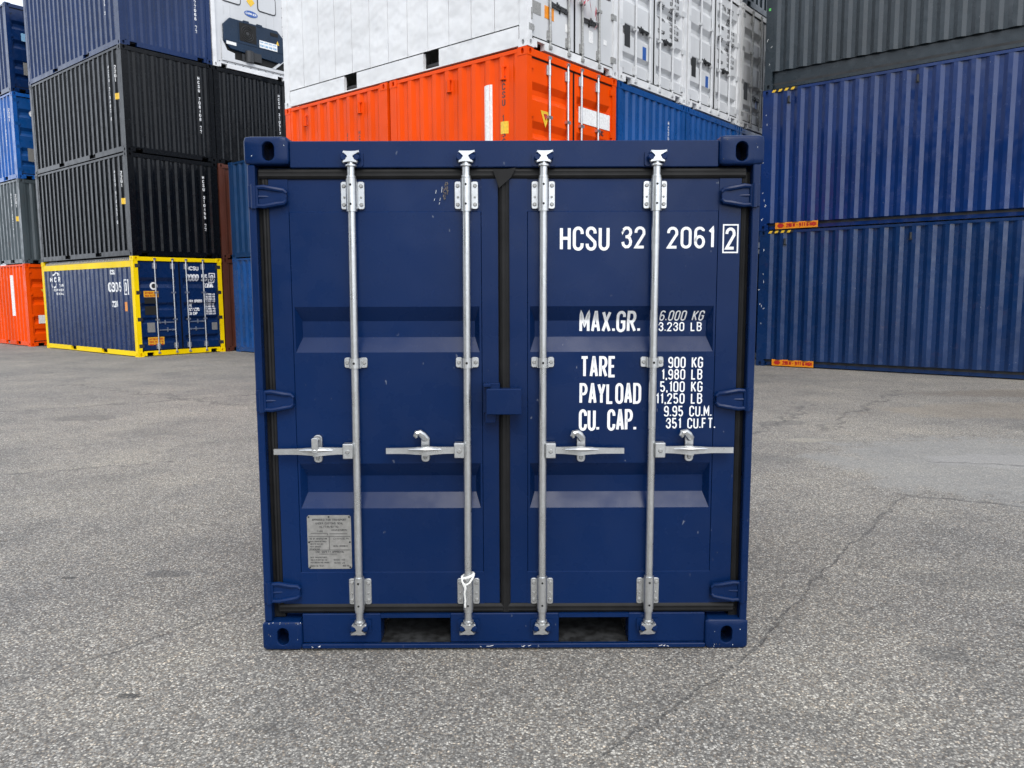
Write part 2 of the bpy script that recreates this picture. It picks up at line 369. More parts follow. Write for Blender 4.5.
# ------------------------------------------------------------------ ground
def ground():
    g = NG('worn_asphalt'); b = g.b
    sep = g.n('ShaderNodeSeparateXYZ'); g.L(g.pos, sep.inputs[0]); X, Y = sep.outputs[0], sep.outputs[1]
    # warped coords for lines
    w1 = g.noise(1.7, 5, .6); w2 = g.noise(7, 4, .6)
    def seg(x0, y0, x1, y1, wid, amp=.1):
        L2 = math.hypot(x1-x0, y1-y0); dx, dy = (x1-x0)/L2, (y1-y0)/L2
        xa = g.math('ADD', X, g.math('MULTIPLY', g.math('SUBTRACT', w1, .5), amp*3)); ya = g.math('ADD', Y, g.math('MULTIPLY', g.math('SUBTRACT', w2, .5), amp))
        px = g.math('SUBTRACT', xa, x0); py = g.math('SUBTRACT', ya, y0)
        t = g.math('ADD', g.math('MULTIPLY', px, dx), g.math('MULTIPLY', py, dy))
        t = g.math('MINIMUM', g.math('MAXIMUM', t, 0), L2)
        ex = g.math('SUBTRACT', px, g.math('MULTIPLY', t, dx)); ey = g.math('SUBTRACT', py, g.math('MULTIPLY', t, dy))
        d = g.math('SQRT', g.math('ADD', g.math('MULTIPLY', ex, ex), g.math('MULTIPLY', ey, ey)))
        return g.rng(d, wid*.3, wid, 1, 0)
    vo = g.n('ShaderNodeTexVoronoi', feature='F1'); vo.inputs['Scale'].default_value = 125; g.L(g.pos, vo.inputs['Vector'])
    vb = g.n('ShaderNodeTexVoronoi', feature='F1'); vb.inputs['Scale'].default_value = 60; g.L(g.pos, vb.inputs['Vector'])
    def chan(v): 
        s = g.n('ShaderNodeSeparateColor'); g.L(v.outputs['Color'], s.inputs[0]); return s.outputs
    cs, cb = chan(vo), chan(vb)
    stone = g.ramp(cs[0], [(0, (.100, .094, .087)), (.33, (.172, .163, .151)), (.62, (.255, .243, .223)), (.86, (.36, .344, .313)), (.98, (.60, .575, .52))])
    tint = g.mix(g.rng(cs[1], .70, .95), (1, 1, 1), (1.10, .99, .88))
    c = g.mix(1, stone, tint, 'MULTIPLY')
    bigst = g.math('MULTIPLY', g.rng(cb[0], .80, .86), g.rng(vb.outputs['Distance'], .42, .3))
    c = g.mix(g.math('MULTIPLY', bigst, .8), c, g.ramp(cb[1], [(0, (.28, .27, .25)), (.6, (.44, .425, .40)), (1, (.64, .62, .58))]))
    edge = g.rng(vo.outputs['Distance'], .35, .65)
    c = g.mix(g.math('MULTIPLY', edge, .5), c, (.075, .075, .075))
    # broad wear, stains
    wear = g.noise(.35, 6, .6); wear2 = g.noise(1.1, 6, .65)
    c = g.mix(1, c, g.ramp(wear, [(.3, (.84, .84, .85)), (.5, (1.02, 1.01, .99)), (.7, (1.24, 1.21, 1.15))]), 'MULTIPLY')
    c = g.mix(1, c, g.ramp(wear2, [(.28, (.76, .77, .78)), (.45, (.98, .98, .98)), (.72, (1.18, 1.17, 1.13))]), 'MULTIPLY')
    dark = g.math('MULTIPLY', g.rng(g.noise(5.5, 4, .6, g.mapv((1, 1.6, 1))), .70, .76), .5)
    c = g.mix(dark, c, (.05, .05, .052))
    for (x, y, rx, ry, k, col) in ((-2.0, 4.36, .17, .06, .5, (.06, .06, .062)), (-5.6, 10.1, .55, .25, .35, (.06, .06, .062)), (-1.55, 2.98, .06, .02, .7, (.03, .03, .03)), (-2.55, 4.3, .05, .02, .7, (.03, .03, .03)),
                           (4.75, 6.95, 1.95, 1.5, .5, (.255, .255, .245)), (4.6, 7.2, .6, .35, .3, (.33, .32, .31)), (3.2, 8.3, .25, .12, .35, (.38, .35, .28)), (6.3, 8.9, .5, .4, .3, (.08, .08, .08)), (1.1, 2.75, .25, .12, .22, (.06, .06, .062)), (-3.6, 6.6, .5, .3, .14, (.085, .083, .08)), (2.6, 4.2, .4, .2, .25, (.09, .088, .085)), (-4.3, 9.0, .5, .35, .16, (.08, .08, .08)), (2.2, 7.4, .6, .3, .25, (.09, .09, .088)), (-.9, 2.75, .12, .05, .25, (.05, .05, .05)), (1.9, 3.3, .12, .08, .35, (.07, .07, .07)), (7.2, 10.3, 2.4, .8, .3, (.28, .23, .165)), (8.3, 12.0, 2.2, .5, .4, (.14, .11, .08)), (3.3, 9.4, .35, .2, .4, (.08, .08, .08))):
        ax = g.math('ADD', g.math('DIVIDE', g.math('SUBTRACT', X, x), rx), g.math('MULTIPLY', g.math('SUBTRACT', w1, .5), 1.6))
        ay = g.math('ADD', g.math('DIVIDE', g.math('SUBTRACT', Y, y), ry), g.math('MULTIPLY', g.math('SUBTRACT', w2, .5), 1.2))
        m = g.rng(g.math('ADD', g.math('MULTIPLY', ax, ax), g.math('MULTIPLY', ay, ay)), .55, 1.15, k, 0)
        c = g.mix(m, c, col)
    crack = None
    for a in ((1.0, 3.25, 2.3, 5.0, .014, .09), (2.3, 5.0, 3.1, 6.0, .02, .12), (3.1, 6.0, 4.6, 5.3, .035, .1), (.25, 2.5, 1.0, 3.25, .012, .07), (-2.1, 3.1, -1.3, 3.9, .013, .09), (-2.6, 2.55, -2.1, 3.1, .012, .08), (4.0, 7.2, 8, 6.0, .03, .2), (3.6, 8.9, 6.3, 12.5, .05, .4), (-9, 9.5, -3.5, 12.8, .05, .5), (4.1, 4.9, 5.0, 4.5, .04, .15), (-6.5, 6.2, -3.2, 7.4, .03, .3), (-4.6, 4.2, -3.9, 4.35, .025, .1), (2.5, 8.2, 4.2, 11, .05, .4), (-8, 14, -4, 11.2, .06, .6), (2.4, 3.6, 3.4, 3.2, .02, .15)):
        s = seg(*a); crack = s if crack is None else g.math('MAXIMUM', crack, s)
    crack = g.math('MULTIPLY', crack, g.rng(g.noise(9, 4, .7), .30, .52))
    c = g.mix(g.math('MULTIPLY', crack, .47), c, (.045, .045, .046))
    g.L(c, b.inputs['Base Color'])
    g.L(g.rng(w2, .3, .7, .72, .92), b.inputs['Roughness']); b.inputs['Specular IOR Level'].default_value = .35
    hgt = g.math('ADD', g.math('MULTIPLY', vo.outputs['Distance'], -.6), g.math('MULTIPLY', crack, -1.2))
    g.L(g.bump(hgt, .55, .006), b.inputs['Normal'])
    bm = NB(); n = 40
    # denser near the camera, reaching the horizon
    ks = [-600, -200, -80, -40, -20] + [i*2-18 for i in range(19)] + [20, 40, 80, 200, 600]
    vs = [[bm.verts.new((x, y+10, .012*math.sin(x*.9+.4)*math.sin(y*.7) if abs(x) < 19 and abs(y) < 19 and not (abs(x) < 4 and -12 < y < 0) else 0)) for x in ks] for y in ks]
    for i in range(len(ks)-1):
        for j in range(len(ks)-1): bm.faces.new((vs[i][j], vs[i][j+1], vs[i+1][j+1], vs[i+1][j]))
    for v in bm.verts: v.co.z = 0
    o = build('ground', bm, g.m); o['kind'] = 'structure'
ground()
def reflection_blocker():  # unseen dark bank added behind-left, only to darken reflections in the paint
    g = NG('reflection_blocker_green'); b = g.b
    g.L(g.ramp(g.noise(.09, 6, .7), [(.35, (.018, .026, .012)), (.65, (.05, .062, .03))]), b.inputs['Base Color']); b.inputs['Roughness'].default_value = 1
    bm = NB(); rows = []; rn = random.Random(4)
    N = 44
    for i in range(N+1):
        a = R(188+70*i/N); k = math.sin(math.pi*i/N)**.4
        hh = k*(40+4*math.sin(i*.9)+2*math.sin(i*2.3))
        rows.append([bm.verts.new((math.cos(a)*r, math.sin(a)*r, hh*q-.1)) for r, q in ((92, 0), (104, .55), (118, .9), (135, 1), (190, .8), (240, 0))])
    for A, B in zip(rows, rows[1:]):
        for k in range(5): bm.faces.new((A[k], B[k], B[k+1], A[k+1]))
    o = build('reflection_blocker', bm, g.m); o['kind'] = 'structure'
reflection_blocker()

# ------------------------------------------------------------------ yard containers
YAW = R(50.1457)
UX = Vector((-math.sin(YAW), math.cos(YAW), 0)); VX = Vector((math.cos(YAW), math.sin(YAW), 0))
CW = 2.438
PIT = .278
def cor(s, pit=PIT, dep=.036):
    """inward depth of trapezoid corrugation at s"""
    t = (s % pit)/pit*.278
    if t < .070: return 0
    if t < .138: return dep*(t-.070)/.068
    if t < .210: return dep
    return dep*(1-(t-.210)/.068)
def cor_pts(a, b, pit=PIT):
    L = b-a; n = max(1, round((L-.07)/pit)); p = (L-.07)/n; k = p/.278
    out_ = []
    for i in range(n):
        s = a+i*p
        out_ += [(s, 0), (s+.070*k, 0), (s+.138*k, 1), (s+.210*k, 1)]
    out_ += [(a+n*p, 0), (b, 0)]
    return out_
def cor_fn(a, b, dep=.036, pit=PIT):
    P = cor_pts(a, b, pit)
    def f(s):
        for (s0, d0), (s1, d1) in zip(P, P[1:]):
            if s0 <= s <= s1: return dep*(d0+(d1-d0)*(s-s0)/max(1e-6, s1-s0))
        return 0
    return f
def wall_bm(side, a, b, z0, z1, base, sgn, dep=.036, pit=PIT, smooth_panel=False):
    """corrugated sheet. side 'x': lies at x=base, runs along y; 'y': lies at y=base, runs along x. sgn=+1 goes inward to +"""
    bm = NB(); prev = None
    pts = cor_pts(a, b, pit)
    if smooth_panel:
        n = max(1, round((b-a)/.49)); pts = []
        for i in range(n):
            s0 = a+(b-a)*i/n; s1 = a+(b-a)*(i+1)/n
            pts += [(s0, 1), (s0+.011, 1), (s0+.0115, 0), (s1, 0)]
        pts += [(b, 1)]
    for s, d in pts:
        off = base+sgn*dep*d
        p = (off, s) if side == 'x' else (s, off)
        e = sgn*.03 if False else 0
        cur = (bm.verts.new((p[0], p[1], z0)), bm.verts.new((p[0], p[1], z1)))
        if prev: bm.faces.new((prev[0], cur[0], cur[1], prev[1]))
        prev = cur
    return bm
def hole_face(bm, o, du, dv, w, h, hw, hh, dep, nrm, n=16):
    """rectangular face with a deep oval hole"""
    o, du, dv, nrm = map(Vector, (o, du, dv, nrm))
    ang = sorted({2*math.pi*k/n for k in range(n)} | {math.atan2(sy*h, sx*w) % (2*math.pi) for sx in (1, -1) for sy in (1, -1)})
    A, B, C_ = [], [], []
    for t in ang:
        c, s = math.cos(t), math.sin(t)
        k = min((w/2)/abs(c) if abs(c) > 1e-6 else 9, (h/2)/abs(s) if abs(s) > 1e-6 else 9)
        # stadium: semicircles of radius hw/2 on a straight middle
        r = hw/2; L = hh/2-r
        lo, hi = 0, hh
        for _ in range(30):
            m = (lo+hi)/2; qx, qy = abs(m*c), abs(m*s)
            inside = (qx <= r and qy <= L) or math.hypot(qx, max(0, qy-L)) <= r
            lo, hi = (m, hi) if inside else (lo, m)
        A.append(bm.verts.new(o+du*(k*c)+dv*(k*s))); B.append(bm.verts.new(o+du*(lo*c)+dv*(lo*s)))
        C_.append(bm.verts.new(o+du*(lo*c)+dv*(lo*s)-nrm*dep))
    m = len(ang)
    for i in range(m):
        j = (i+1) % m
        bm.faces.new((A[i], A[j], B[j], B[i])); bm.faces.new((B[i], B[j], C_[j], C_[i]))
    bm.faces.new(C_)
def casting_bm(x0, x1, y0, y1, z0, z1):
    bm = NB(); cx, cy, cz = (x0+x1)/2, (y0+y1)/2, (z0+z1)/2; w, d, h = x1-x0, y1-y0, z1-z0
    for n, du, o, ww in (((0,-1,0),(1,0,0),(cx,y0,cz),w), ((0,1,0),(1,0,0),(cx,y1,cz),w), ((-1,0,0),(0,1,0),(x0,cy,cz),d), ((1,0,0),(0,1,0),(x1,cy,cz),d)):
        hole_face(bm, o, du, (0,0,1), ww, h, .055, .082, .05, n)
    quad(bm, (x0,y0,z0),(x1,y0,z0),(x1,y1,z0),(x0,y1,z0)); quad(bm, (x0,y0,z1),(x1,y0,z1),(x1,y1,z1),(x0,y1,z1))
    return bm
def panel_face(bm, x0, x1, z0, z1, y0, troughs, d, xa, xb, sl0=None, se=.035):
    """flat door face with recessed horizontal troughs [(ztop,zbot)]"""
    z = z1
    for zt, zb in troughs:
        sl = sl0 or .36*(zt-zb)
        quad(bm, (x0,y0,z),(x1,y0,z),(x1,y0,zt),(x0,y0,zt))
        quad(bm, (x0,y0,zt),(xa,y0,zt),(xa,y0,zb),(x0,y0,zb)); quad(bm, (xb,y0,zt),(x1,y0,zt),(x1,y0,zb),(xb,y0,zb))
        a, b_ = xa+se, xb-se; t, u_ = zt-sl, zb+sl
        O = [(xa,y0,zt),(xb,y0,zt),(xb,y0,zb),(xa,y0,zb)]; I = [(a,y0+d,t),(b_,y0+d,t),(b_,y0+d,u_),(a,y0+d,u_)]
        for i in range(4): quad(bm, O[i], O[(i+1)%4], I[(i+1)%4], I[i])
        quad(bm, *I)
        z = zb
    quad(bm, (x0,y0,z),(x1,y0,z),(x1,y0,z0),(x0,y0,z0))
def trough_depth(z, troughs, d, sl0=None):
    for zt, zb in troughs:
        sl = sl0 or .36*(zt-zb)
        if zb <= z <= zt: return d*min(1, (zt-z)/sl, (z-zb)/sl)
    return 0

def bg_handle(bm, xr, z, dirn, y):
    """lever with its keeper, seen from a distance"""
    box(bm, min(xr, xr+dirn*.07), max(xr, xr+dirn*.06), y-.030, y+.01, z-.024, z+.024)
    prism(bm, [(xr+dirn*.06, z-.014), (xr+dirn*.42, z-.012), (xr+dirn*.42, z+.012), (xr+dirn*.06, z+.016)], y-.03, y-.016)
    prism(bm, [(xr+dirn*.175, z-.055), (xr+dirn*.205, z-.055), (xr+dirn*.205, z+.06), (xr+dirn*.175, z+.06)], y-.012, y+.004)
    box(bm, *sorted((xr+dirn*.175, xr+dirn*.205)), y-.040, y-.0305, z-.022, z+.022)

def doors(root, H, mat, troughs, style, gasket=True, bars=True):
    """two leaves on the end at y=0"""
    y0 = .035; zb, zt = .16, H-.125
    mid = CW/2
    for x0, x1, s in ((.085, mid-.006, -1), (mid+.006, CW-.085, 1)):
        bm = NB()
        panel_face(bm, x0+.014, x1-.014, zb+.014, zt-.014, y0, troughs, .06, x0+.08, x1-.08)
        for q in ((x0+.014, x0+.02, zb+.014, zt-.014), (x1-.02, x1-.014, zb+.014, zt-.014)):
            box(bm, q[0], q[1], y0+.001, y0+.05, q[2], q[3])
        d = build('door', bm, mat, root, False, facing=True)
        if gasket:
            bm = NB()
            for q in ((x0, x0+.013, zb, zt), (x1-.013, x1, zb, zt)): box(bm, q[0], q[1], y0-.006, y0+.03, q[2], q[3])
            for q in ((zb-.012, zb+.013), (zt-.013, zt+.012)): box(bm, x0+.0131, x1-.0131, y0-.005, y0+.03, q[0], q[1])
            build('gasket', bm, MAT['rubber'], d)
        outer = x0 if s < 0 else x1
        bars_x = [outer-s*.47, mid+s*.185]
        if bars:
            for i, xr in enumerate(bars_x):
                bm = NB(); tube(bm, [(xr, y0-.03, .09), (xr, y0-.03, H-.06)], .02, 10)
                for z, e in ((.085, 1), (H-.062, -1)):
                    box(bm, xr-.035, xr+.035, y0-.05, y0-.005, z-.022, z+.022)
                for z in (.26, H-.24):
                    box(bm, xr-.055, xr+.055, y0-.022, y0-.002, z-.07, z+.07)
                    tube(bm, [(xr, y0-.03, z-.08), (xr, y0-.03, z+.08)], .027, 10)
                for z in (.95, H*.64): box(bm, xr-.05, xr+.05, y0-.052, y0-.002, z-.022, z+.022)
                bar = build('locking_bar', bm, style['bar'], d)
                bm = NB(); bg_handle(bm, xr-.02 if s < 0 else xr+.02, style['hz'][i], -1 if s < 0 else 1, y0) if style.get('out') else bg_handle(bm, xr-s*.02 if i == 0 else xr+s*.02, style['hz'][i], -s if i == 0 else s, y0)
                build('handle', bm, style.get('handle', style['bar']), d)
        for z in [zb+.12+k*(zt-zb-.24)/3 for k in range(4)]:
            bm = NB(); xa, xb = (x0-.045, x0+.09) if s < 0 else (x1-.09, x1+.045)
            prism(bm, [(xa, z-.05), (xb-.02 if s < 0 else xb, z-.045), (xb, z-.02), (xb, z+.02), (xb-.02 if s < 0 else xb, z+.045), (xa, z+.05)], y0-.03, y0-.002)
            build('hinge', bm, style.get('hinge', mat), d)
    return y0

CNT = [0]
def container(label, u0, v0, z0, mat, L=6.058, H=2.591, end='blank', frame=None, group=STACKED, side='cor', pockets=True, style=None, troughs=None,  rail=.15, top=.065, endmat=None, setback=.0, dep=.036, rgap=.012, cat='shipping container'):
    CNT[0] += 1; jr = random.Random(CNT[0]*17); j = (0 if z0 < .1 else .014)
    u0 += jr.uniform(-j, j); v0 += jr.uniform(-j, j)
    root = thing('shipping_container', label, cat, UX*u0+VX*v0+Vector((0, 0, z0)), YAW+R(jr.uniform(-.12, .12)), group)
    fm = frame or mat
    g = .0015
    W, ch = CW, .118
    # castings and posts
    cache = None
    for ix in (0, 1):
        for iy in (0, 1):
            for iz in (0, 1):
                bm = casting_bm(0+ix*(W-.162), .162+ix*(W-.162), iy*(L-.178), .178+iy*(L-.178), g+iz*(H-ch-g), ch+iz*(H-ch-g))
                build('corner_casting', bm, fm, root, False)
            bm = NB(); x0 = .006+ix*(W-.126); y0 = .006+iy*(L-.166)
            box(bm, x0, x0+.114, y0, y0+.154, ch, H-ch)
            build('corner_post', bm, fm, root, False)
    wz0, wz1 = rail-.01, H-top+.008
    pk = [L/2-.47, L/2+.47] if L < 4 else [L/2-1.025, L/2+1.025]
    for ix in (0, 1):
        sg = 1 if ix == 0 else -1; bx = 0 if ix == 0 else W
        bm = NB(); a, b_ = sorted((bx+sg*.008, bx+sg*.075)); box(bm, a, b_, .178, L-.178, H-top, H-rgap)
        build('top_side_rail', bm, fm, root, False)
        bm = NB(); a, b_ = sorted((bx+sg*(.006+setback), bx+sg*(.07+setback)))
        cuts = [.178]
        if pockets:
            for p in pk: cuts += [p-.18, p+.18]
        cuts.append(L-.178)
        for i in range(0, len(cuts), 2): box(bm, a, b_, cuts[i], cuts[i+1], .022, rail)
        if pockets:
            for p in pk: box(bm, a, b_, p-.18, p+.18, .022, .042)
        build('bottom_side_rail', bm, fm, root, False)
        if side == 'cor': bm = wall_bm('x', .16, L-.16, wz0, wz1, bx+sg*.012, sg, dep)
        else: bm = wall_bm('x', .16, L-.16, rail+.02, H-top-.02, bx+sg*.014, sg, .035, smooth_panel=True)
        build('side_wall', bm, mat, root, False)
    for iy in (0, 1):
        sg = 1 if iy == 0 else -1; by = 0 if iy == 0 else L
        a, b_ = sorted((by+sg*.01, by+sg*.09))
        bm = NB(); box(bm, .162, W-.162, a, b_, H-.115, H-.014); build('header', bm, fm, root, False)
        bm = NB()
        box(bm, .162, .24, a, b_, .02, .145); box(bm, W-.24, W-.162, a, b_, .02, .145); box(bm, .42, W-.42, a, b_, .02, .145)
        box(bm, .24, .42, a, b_, .11, .145); box(bm, W-.42, W-.24, a, b_, .11, .145)
        build('sill', bm, fm, root, False)
    if end == 'blank' or end == 'doors':
        build('end_wall', wall_bm('y', .12, W-.12, .14, H-.11, L-.02, -1, .024, .25), mat, root, False)
    if end == 'blank':
        build('end_wall', wall_bm('y', .12, W-.12, .14, H-.11,   .02, 1, .024, .25), endmat or mat, root, False)
    if end == 'doors':
        doors(root, H, endmat or mat, troughs, style)
    bm = NB(); box(bm, .08, W-.08, .1, L-.1, H-.035, H-.02)
    build('roof', bm, mat, root, False)
    bm = NB(); box(bm, .09, W-.09, .1, L-.1, .09, .135); build('floor', bm, MAT['dark'], root, False)
    root['_L'] = L
    return root
def xf_end(y, dfn=None):
    return lambda s, z, k: (s, y-.0015-k+(dfn(s, z) if dfn else 0), z)
def xf_side(y_right, x=.012, dfn=None):
    """s measured to the right as one looks at the x=0 side; s=0 at y=y_right"""
    return lambda s, z, k: (x-.0015-k+(dfn(y_right-s) if dfn else 0), y_right-s, z)
def sticker(parent, name, mat, s0, s1, z0, z1, xf, k=.001, extra=None, label=None):
    bm = NB(); n = 6; vs = []
    for i in range(n+1):
        s = s0+(s1-s0)*i/n; vs.append([bm.verts.new(xf(s, z0, k)), bm.verts.new(xf(s, z1, k)), bm.verts.new(xf(s, z0, k-.004)), bm.verts.new(xf(s, z1, k-.004))])
    for a, b in zip(vs, vs[1:]):
        bm.faces.new((a[0], b[0], b[1], a[1])); bm.faces.new((a[2], a[3], b[3], b[2])); bm.faces.new((a[0], a[2], b[2], b[0])); bm.faces.new((a[1], b[1], b[3], a[3]))
    for e in (vs[0], vs[-1]): bm.faces.new((e[0], e[1], e[3], e[2]))
    mats = [mat]
    if extra: mats += extra(bm)
    return build(name, bm, mats, parent, False, label)
def letters(parent, mat, *fns, name='lettering'):
    for fn in fns:
        bm = NB(); fn(bm); build(name, bm, mat, parent, False)

H1 = 2.591
# ---- stack A: navy container with yellow frame, black, black, royal blue
au, av, az = 20.187, 9.172, 0
st_galv = dict(bar=MAT['galv'], hz=(.88, .68), hinge=MAT['dark'])
A1 = container('navy container in a yellow frame standing on the asphalt below two black containers', au, av, az, MAT['navy'], end='doors', frame=MAT['yellow'], style=st_galv,
               troughs=[(2.05, 1.78), (1.40, 1.20), (1.02, .85), (.52, .34)], top=.27, rgap=.115, dep=.02)
bm = NB(); Lx = 6.058
tube(bm, [(.045+.004*(k % 2), .25+k*(Lx-.5)/110, H1-.12+.065*(k % 2)) for k in range(111)], .012, 6)
build('roof_netting', bm, MAT['net'], A1, False)
bm = NB(); box(bm, .06, .078, .2, Lx-.2, H1-.2, H1-.02); build('tarpaulin', bm, MAT['black'], A1, False)
df = cor_fn(.16, Lx-.16, .02); xs = xf_side(Lx, .012, df)
def a1side(bm):
    sx = Lx
    # the mark near the far end: three letters under a gable over a curl, then two small lines
    text(bm, 'HCR', .56, 1.98, .16, xs, t=.25, width=.80, gap=.32, step=.05)
    strokes(bm, [(.80, 2.19), (1.06, 2.27), (1.30, 2.19)], .045, xs, .05)
    strokes(bm, [(1.15, 2.17), (1.15, 2.245)], .04, xs, .05, zo=.0005)
    strokes(bm, [(.64, 1.93), (.70, 1.86), (.84, 1.83), (.98, 1.86), (1.05, 1.94)], .05, xs, .05)
    text(bm, 'TIR', 1.2, 1.84, .09, xs, t=.25, width=.32)
def a1side2(bm):
    text(bm, 'CONTAINER', .82, 1.72, .07, xs, t=.25, width=.68)
    text(bm, 'RENTAL', .95, 1.61, .07, xs, t=.25, width=.55)
def a1side3(bm):
    text(bm, 'HCSU', 4.62, 2.14, .13, xs, t=.2, width=.32, step=.05)
    text(bm, '0305', 4.50, 1.68, .26, xs, t=.2, width=.80, gap=.34, step=.05)
    text(bm, '0', 5.47, 1.69, .24, xs, t=.2, width=.14, step=.05)
    strokes(bm, [(5.42, 1.62), (5.42, 1.99), (5.66, 1.99), (5.66, 1.62), (5.42, 1.62)], .03, xs, .05)
    text(bm, '22G1', 4.70, 1.28, .17, xs, t=.2, width=.34, step=.05)
letters(A1, MAT['lettering'], a1side, a1side2, a1side3)
sticker(A1, 'warning_label', MAT['label_orange'], 5.40, 5.58, 1.18, 1.42, xs)
tr = [(2.05, 1.78), (1.40, 1.20), (1.02, .85), (.52, .34)]
xe = xf_end(.035, lambda s, z: trough_depth(z, tr, .06) if (.17 < s < CW/2-.09 or CW/2+.09 < s < CW-.17) else 0)
def a1end(bm):
    text(bm, 'HCSU', 1.43, 2.25, .11, xe, t=.2, width=.34)
    text(bm, '0300', 1.41, 1.96, .19, xe, t=.2, width=.36); text(bm, '55', 1.84, 1.96, .19, xe, t=.2, width=.19)
    text(bm, '0', 2.105, 1.97, .17, xe, t=.2, width=.09); strokes(bm, [(2.07, 1.935), (2.07, 2.175), (2.23, 2.175), (2.23, 1.935), (2.07, 1.935)], .025, xe, .05)
    text(bm, '22G8', 1.92, 1.79, .12, xe, t=.2, width=.27)
def a1end2(bm):
    for i, (s, w) in enumerate((('MAX GROSS', .40), ('TARE', .14), ('NET LOAD', .32), ('CU CAP', .25))):
        text(bm, s, 1.43, 1.38-i*.11, .085, xe, t=.22, width=w)
def a1end3(bm):
    for i in range(9):
        text(bm, random.choice(('30.480 KG', '67.200 LB', '2.200 KG')), 1.93, 1.58-i*.066, .052, xe, t=.24, width=.28)
letters(A1, MAT['lettering'], a1end, a1end2, a1end3)
def ring(bm):
    return [MAT['label_white']]
bm = NB(); prism(bm, [(.51+.10*math.cos(k*math.pi/10), 1.83+.10*math.sin(k*math.pi/10)) for k in range(20)], .030, .0325)
prism(bm, [(.51+.055*math.cos(k*math.pi/8), 1.83+.06*math.sin(k*math.pi/8)) for k in range(16)], .0285, .0298, 1)
build('round_sticker', bm, [MAT['label_white'], MAT['dark_plate']], A1, False)
def a1lab(bm): return [MAT['label_orange']]
for z0, z1, x0, x1, w in ((1.54, 1.70, .24, .63, 1), (.30, .50, .29, .72, 2)):
    def ex(bm, z0=z0, z1=z1, x0=x0, x1=x1, w=w):
        xq = xf_end(.030)
        for i in range(w+1):
            text(bm, 'ATTENTION' if i == 0 else 'MAX 9 FT 6', x0+.03, z1-.075-i*.07, .045, xq, t=.25, width=(x1-x0)*.85, mi=1)
        return [MAT['label_red']]
    sticker(A1, 'warning_label', MAT['label_amber'], x0, x1, z0, z1, xf_end(.034), extra=ex)
for x0, x1, z0, z1 in ((.29, .49, .63, .88), (2.08, 2.24, .63, .83)):
    sticker(A1, 'data_plate', MAT['plate_grey'], x0, x1, z0, z1, xf_end(.033))
sticker(A1, 'dark_patch', MAT['socket'], .25, .60, 1.08, 1.31, xf_end(.030)); sticker(A1, 'dark_patch', MAT['socket'], .25, .60, 1.375, 1.52, xf_end(.030))

def stacked(cont, L, code, end_code=None, end_x=2.0, y_lab=True, zt=2.2, mat='lettering'):
    d = cor_fn(.16, L-.16); x = xf_side(L, .012, d)
    letters(cont, MAT[mat], lambda bm: vtext(bm, code, L-.78, zt, .085, x), lambda bm: vtext(bm, '22G1', L-.44, zt-.05, .085, x))
    if y_lab: sticker(cont, 'warning_label', MAT['label_yellow'], L-.47, L-.30, 1.32, 1.47, x)
    if end_code:
        de = cor_fn(.12, CW-.12, .024, .25)
        letters(cont, MAT[mat], lambda bm: vtext(bm, end_code, end_x, zt, .085, xf_end(.02, lambda s, z: de(s))))
A2 = container('black container directly on top of the yellow framed navy one', au, av, H1, MAT['black'], endmat=MAT['black'])
stacked(A2, Lx, 'HCSU 310455 0', 'HCSU 310455 22')
A3 = container('black container under the navy blue one and two levels above the yellow frame', au, av, 2*H1, MAT['black'])
stacked(A3, Lx, 'HCSU 310482 6', 'HCSU 708408 22')
A4 = container('navy blue container on top of two black containers, its ribbed side catching the sky', au, av, 3*H1, MAT['navy'])
stacked(A4, Lx, 'HCSU 322066 0', 'HCSU 322066 22', y_lab=False)

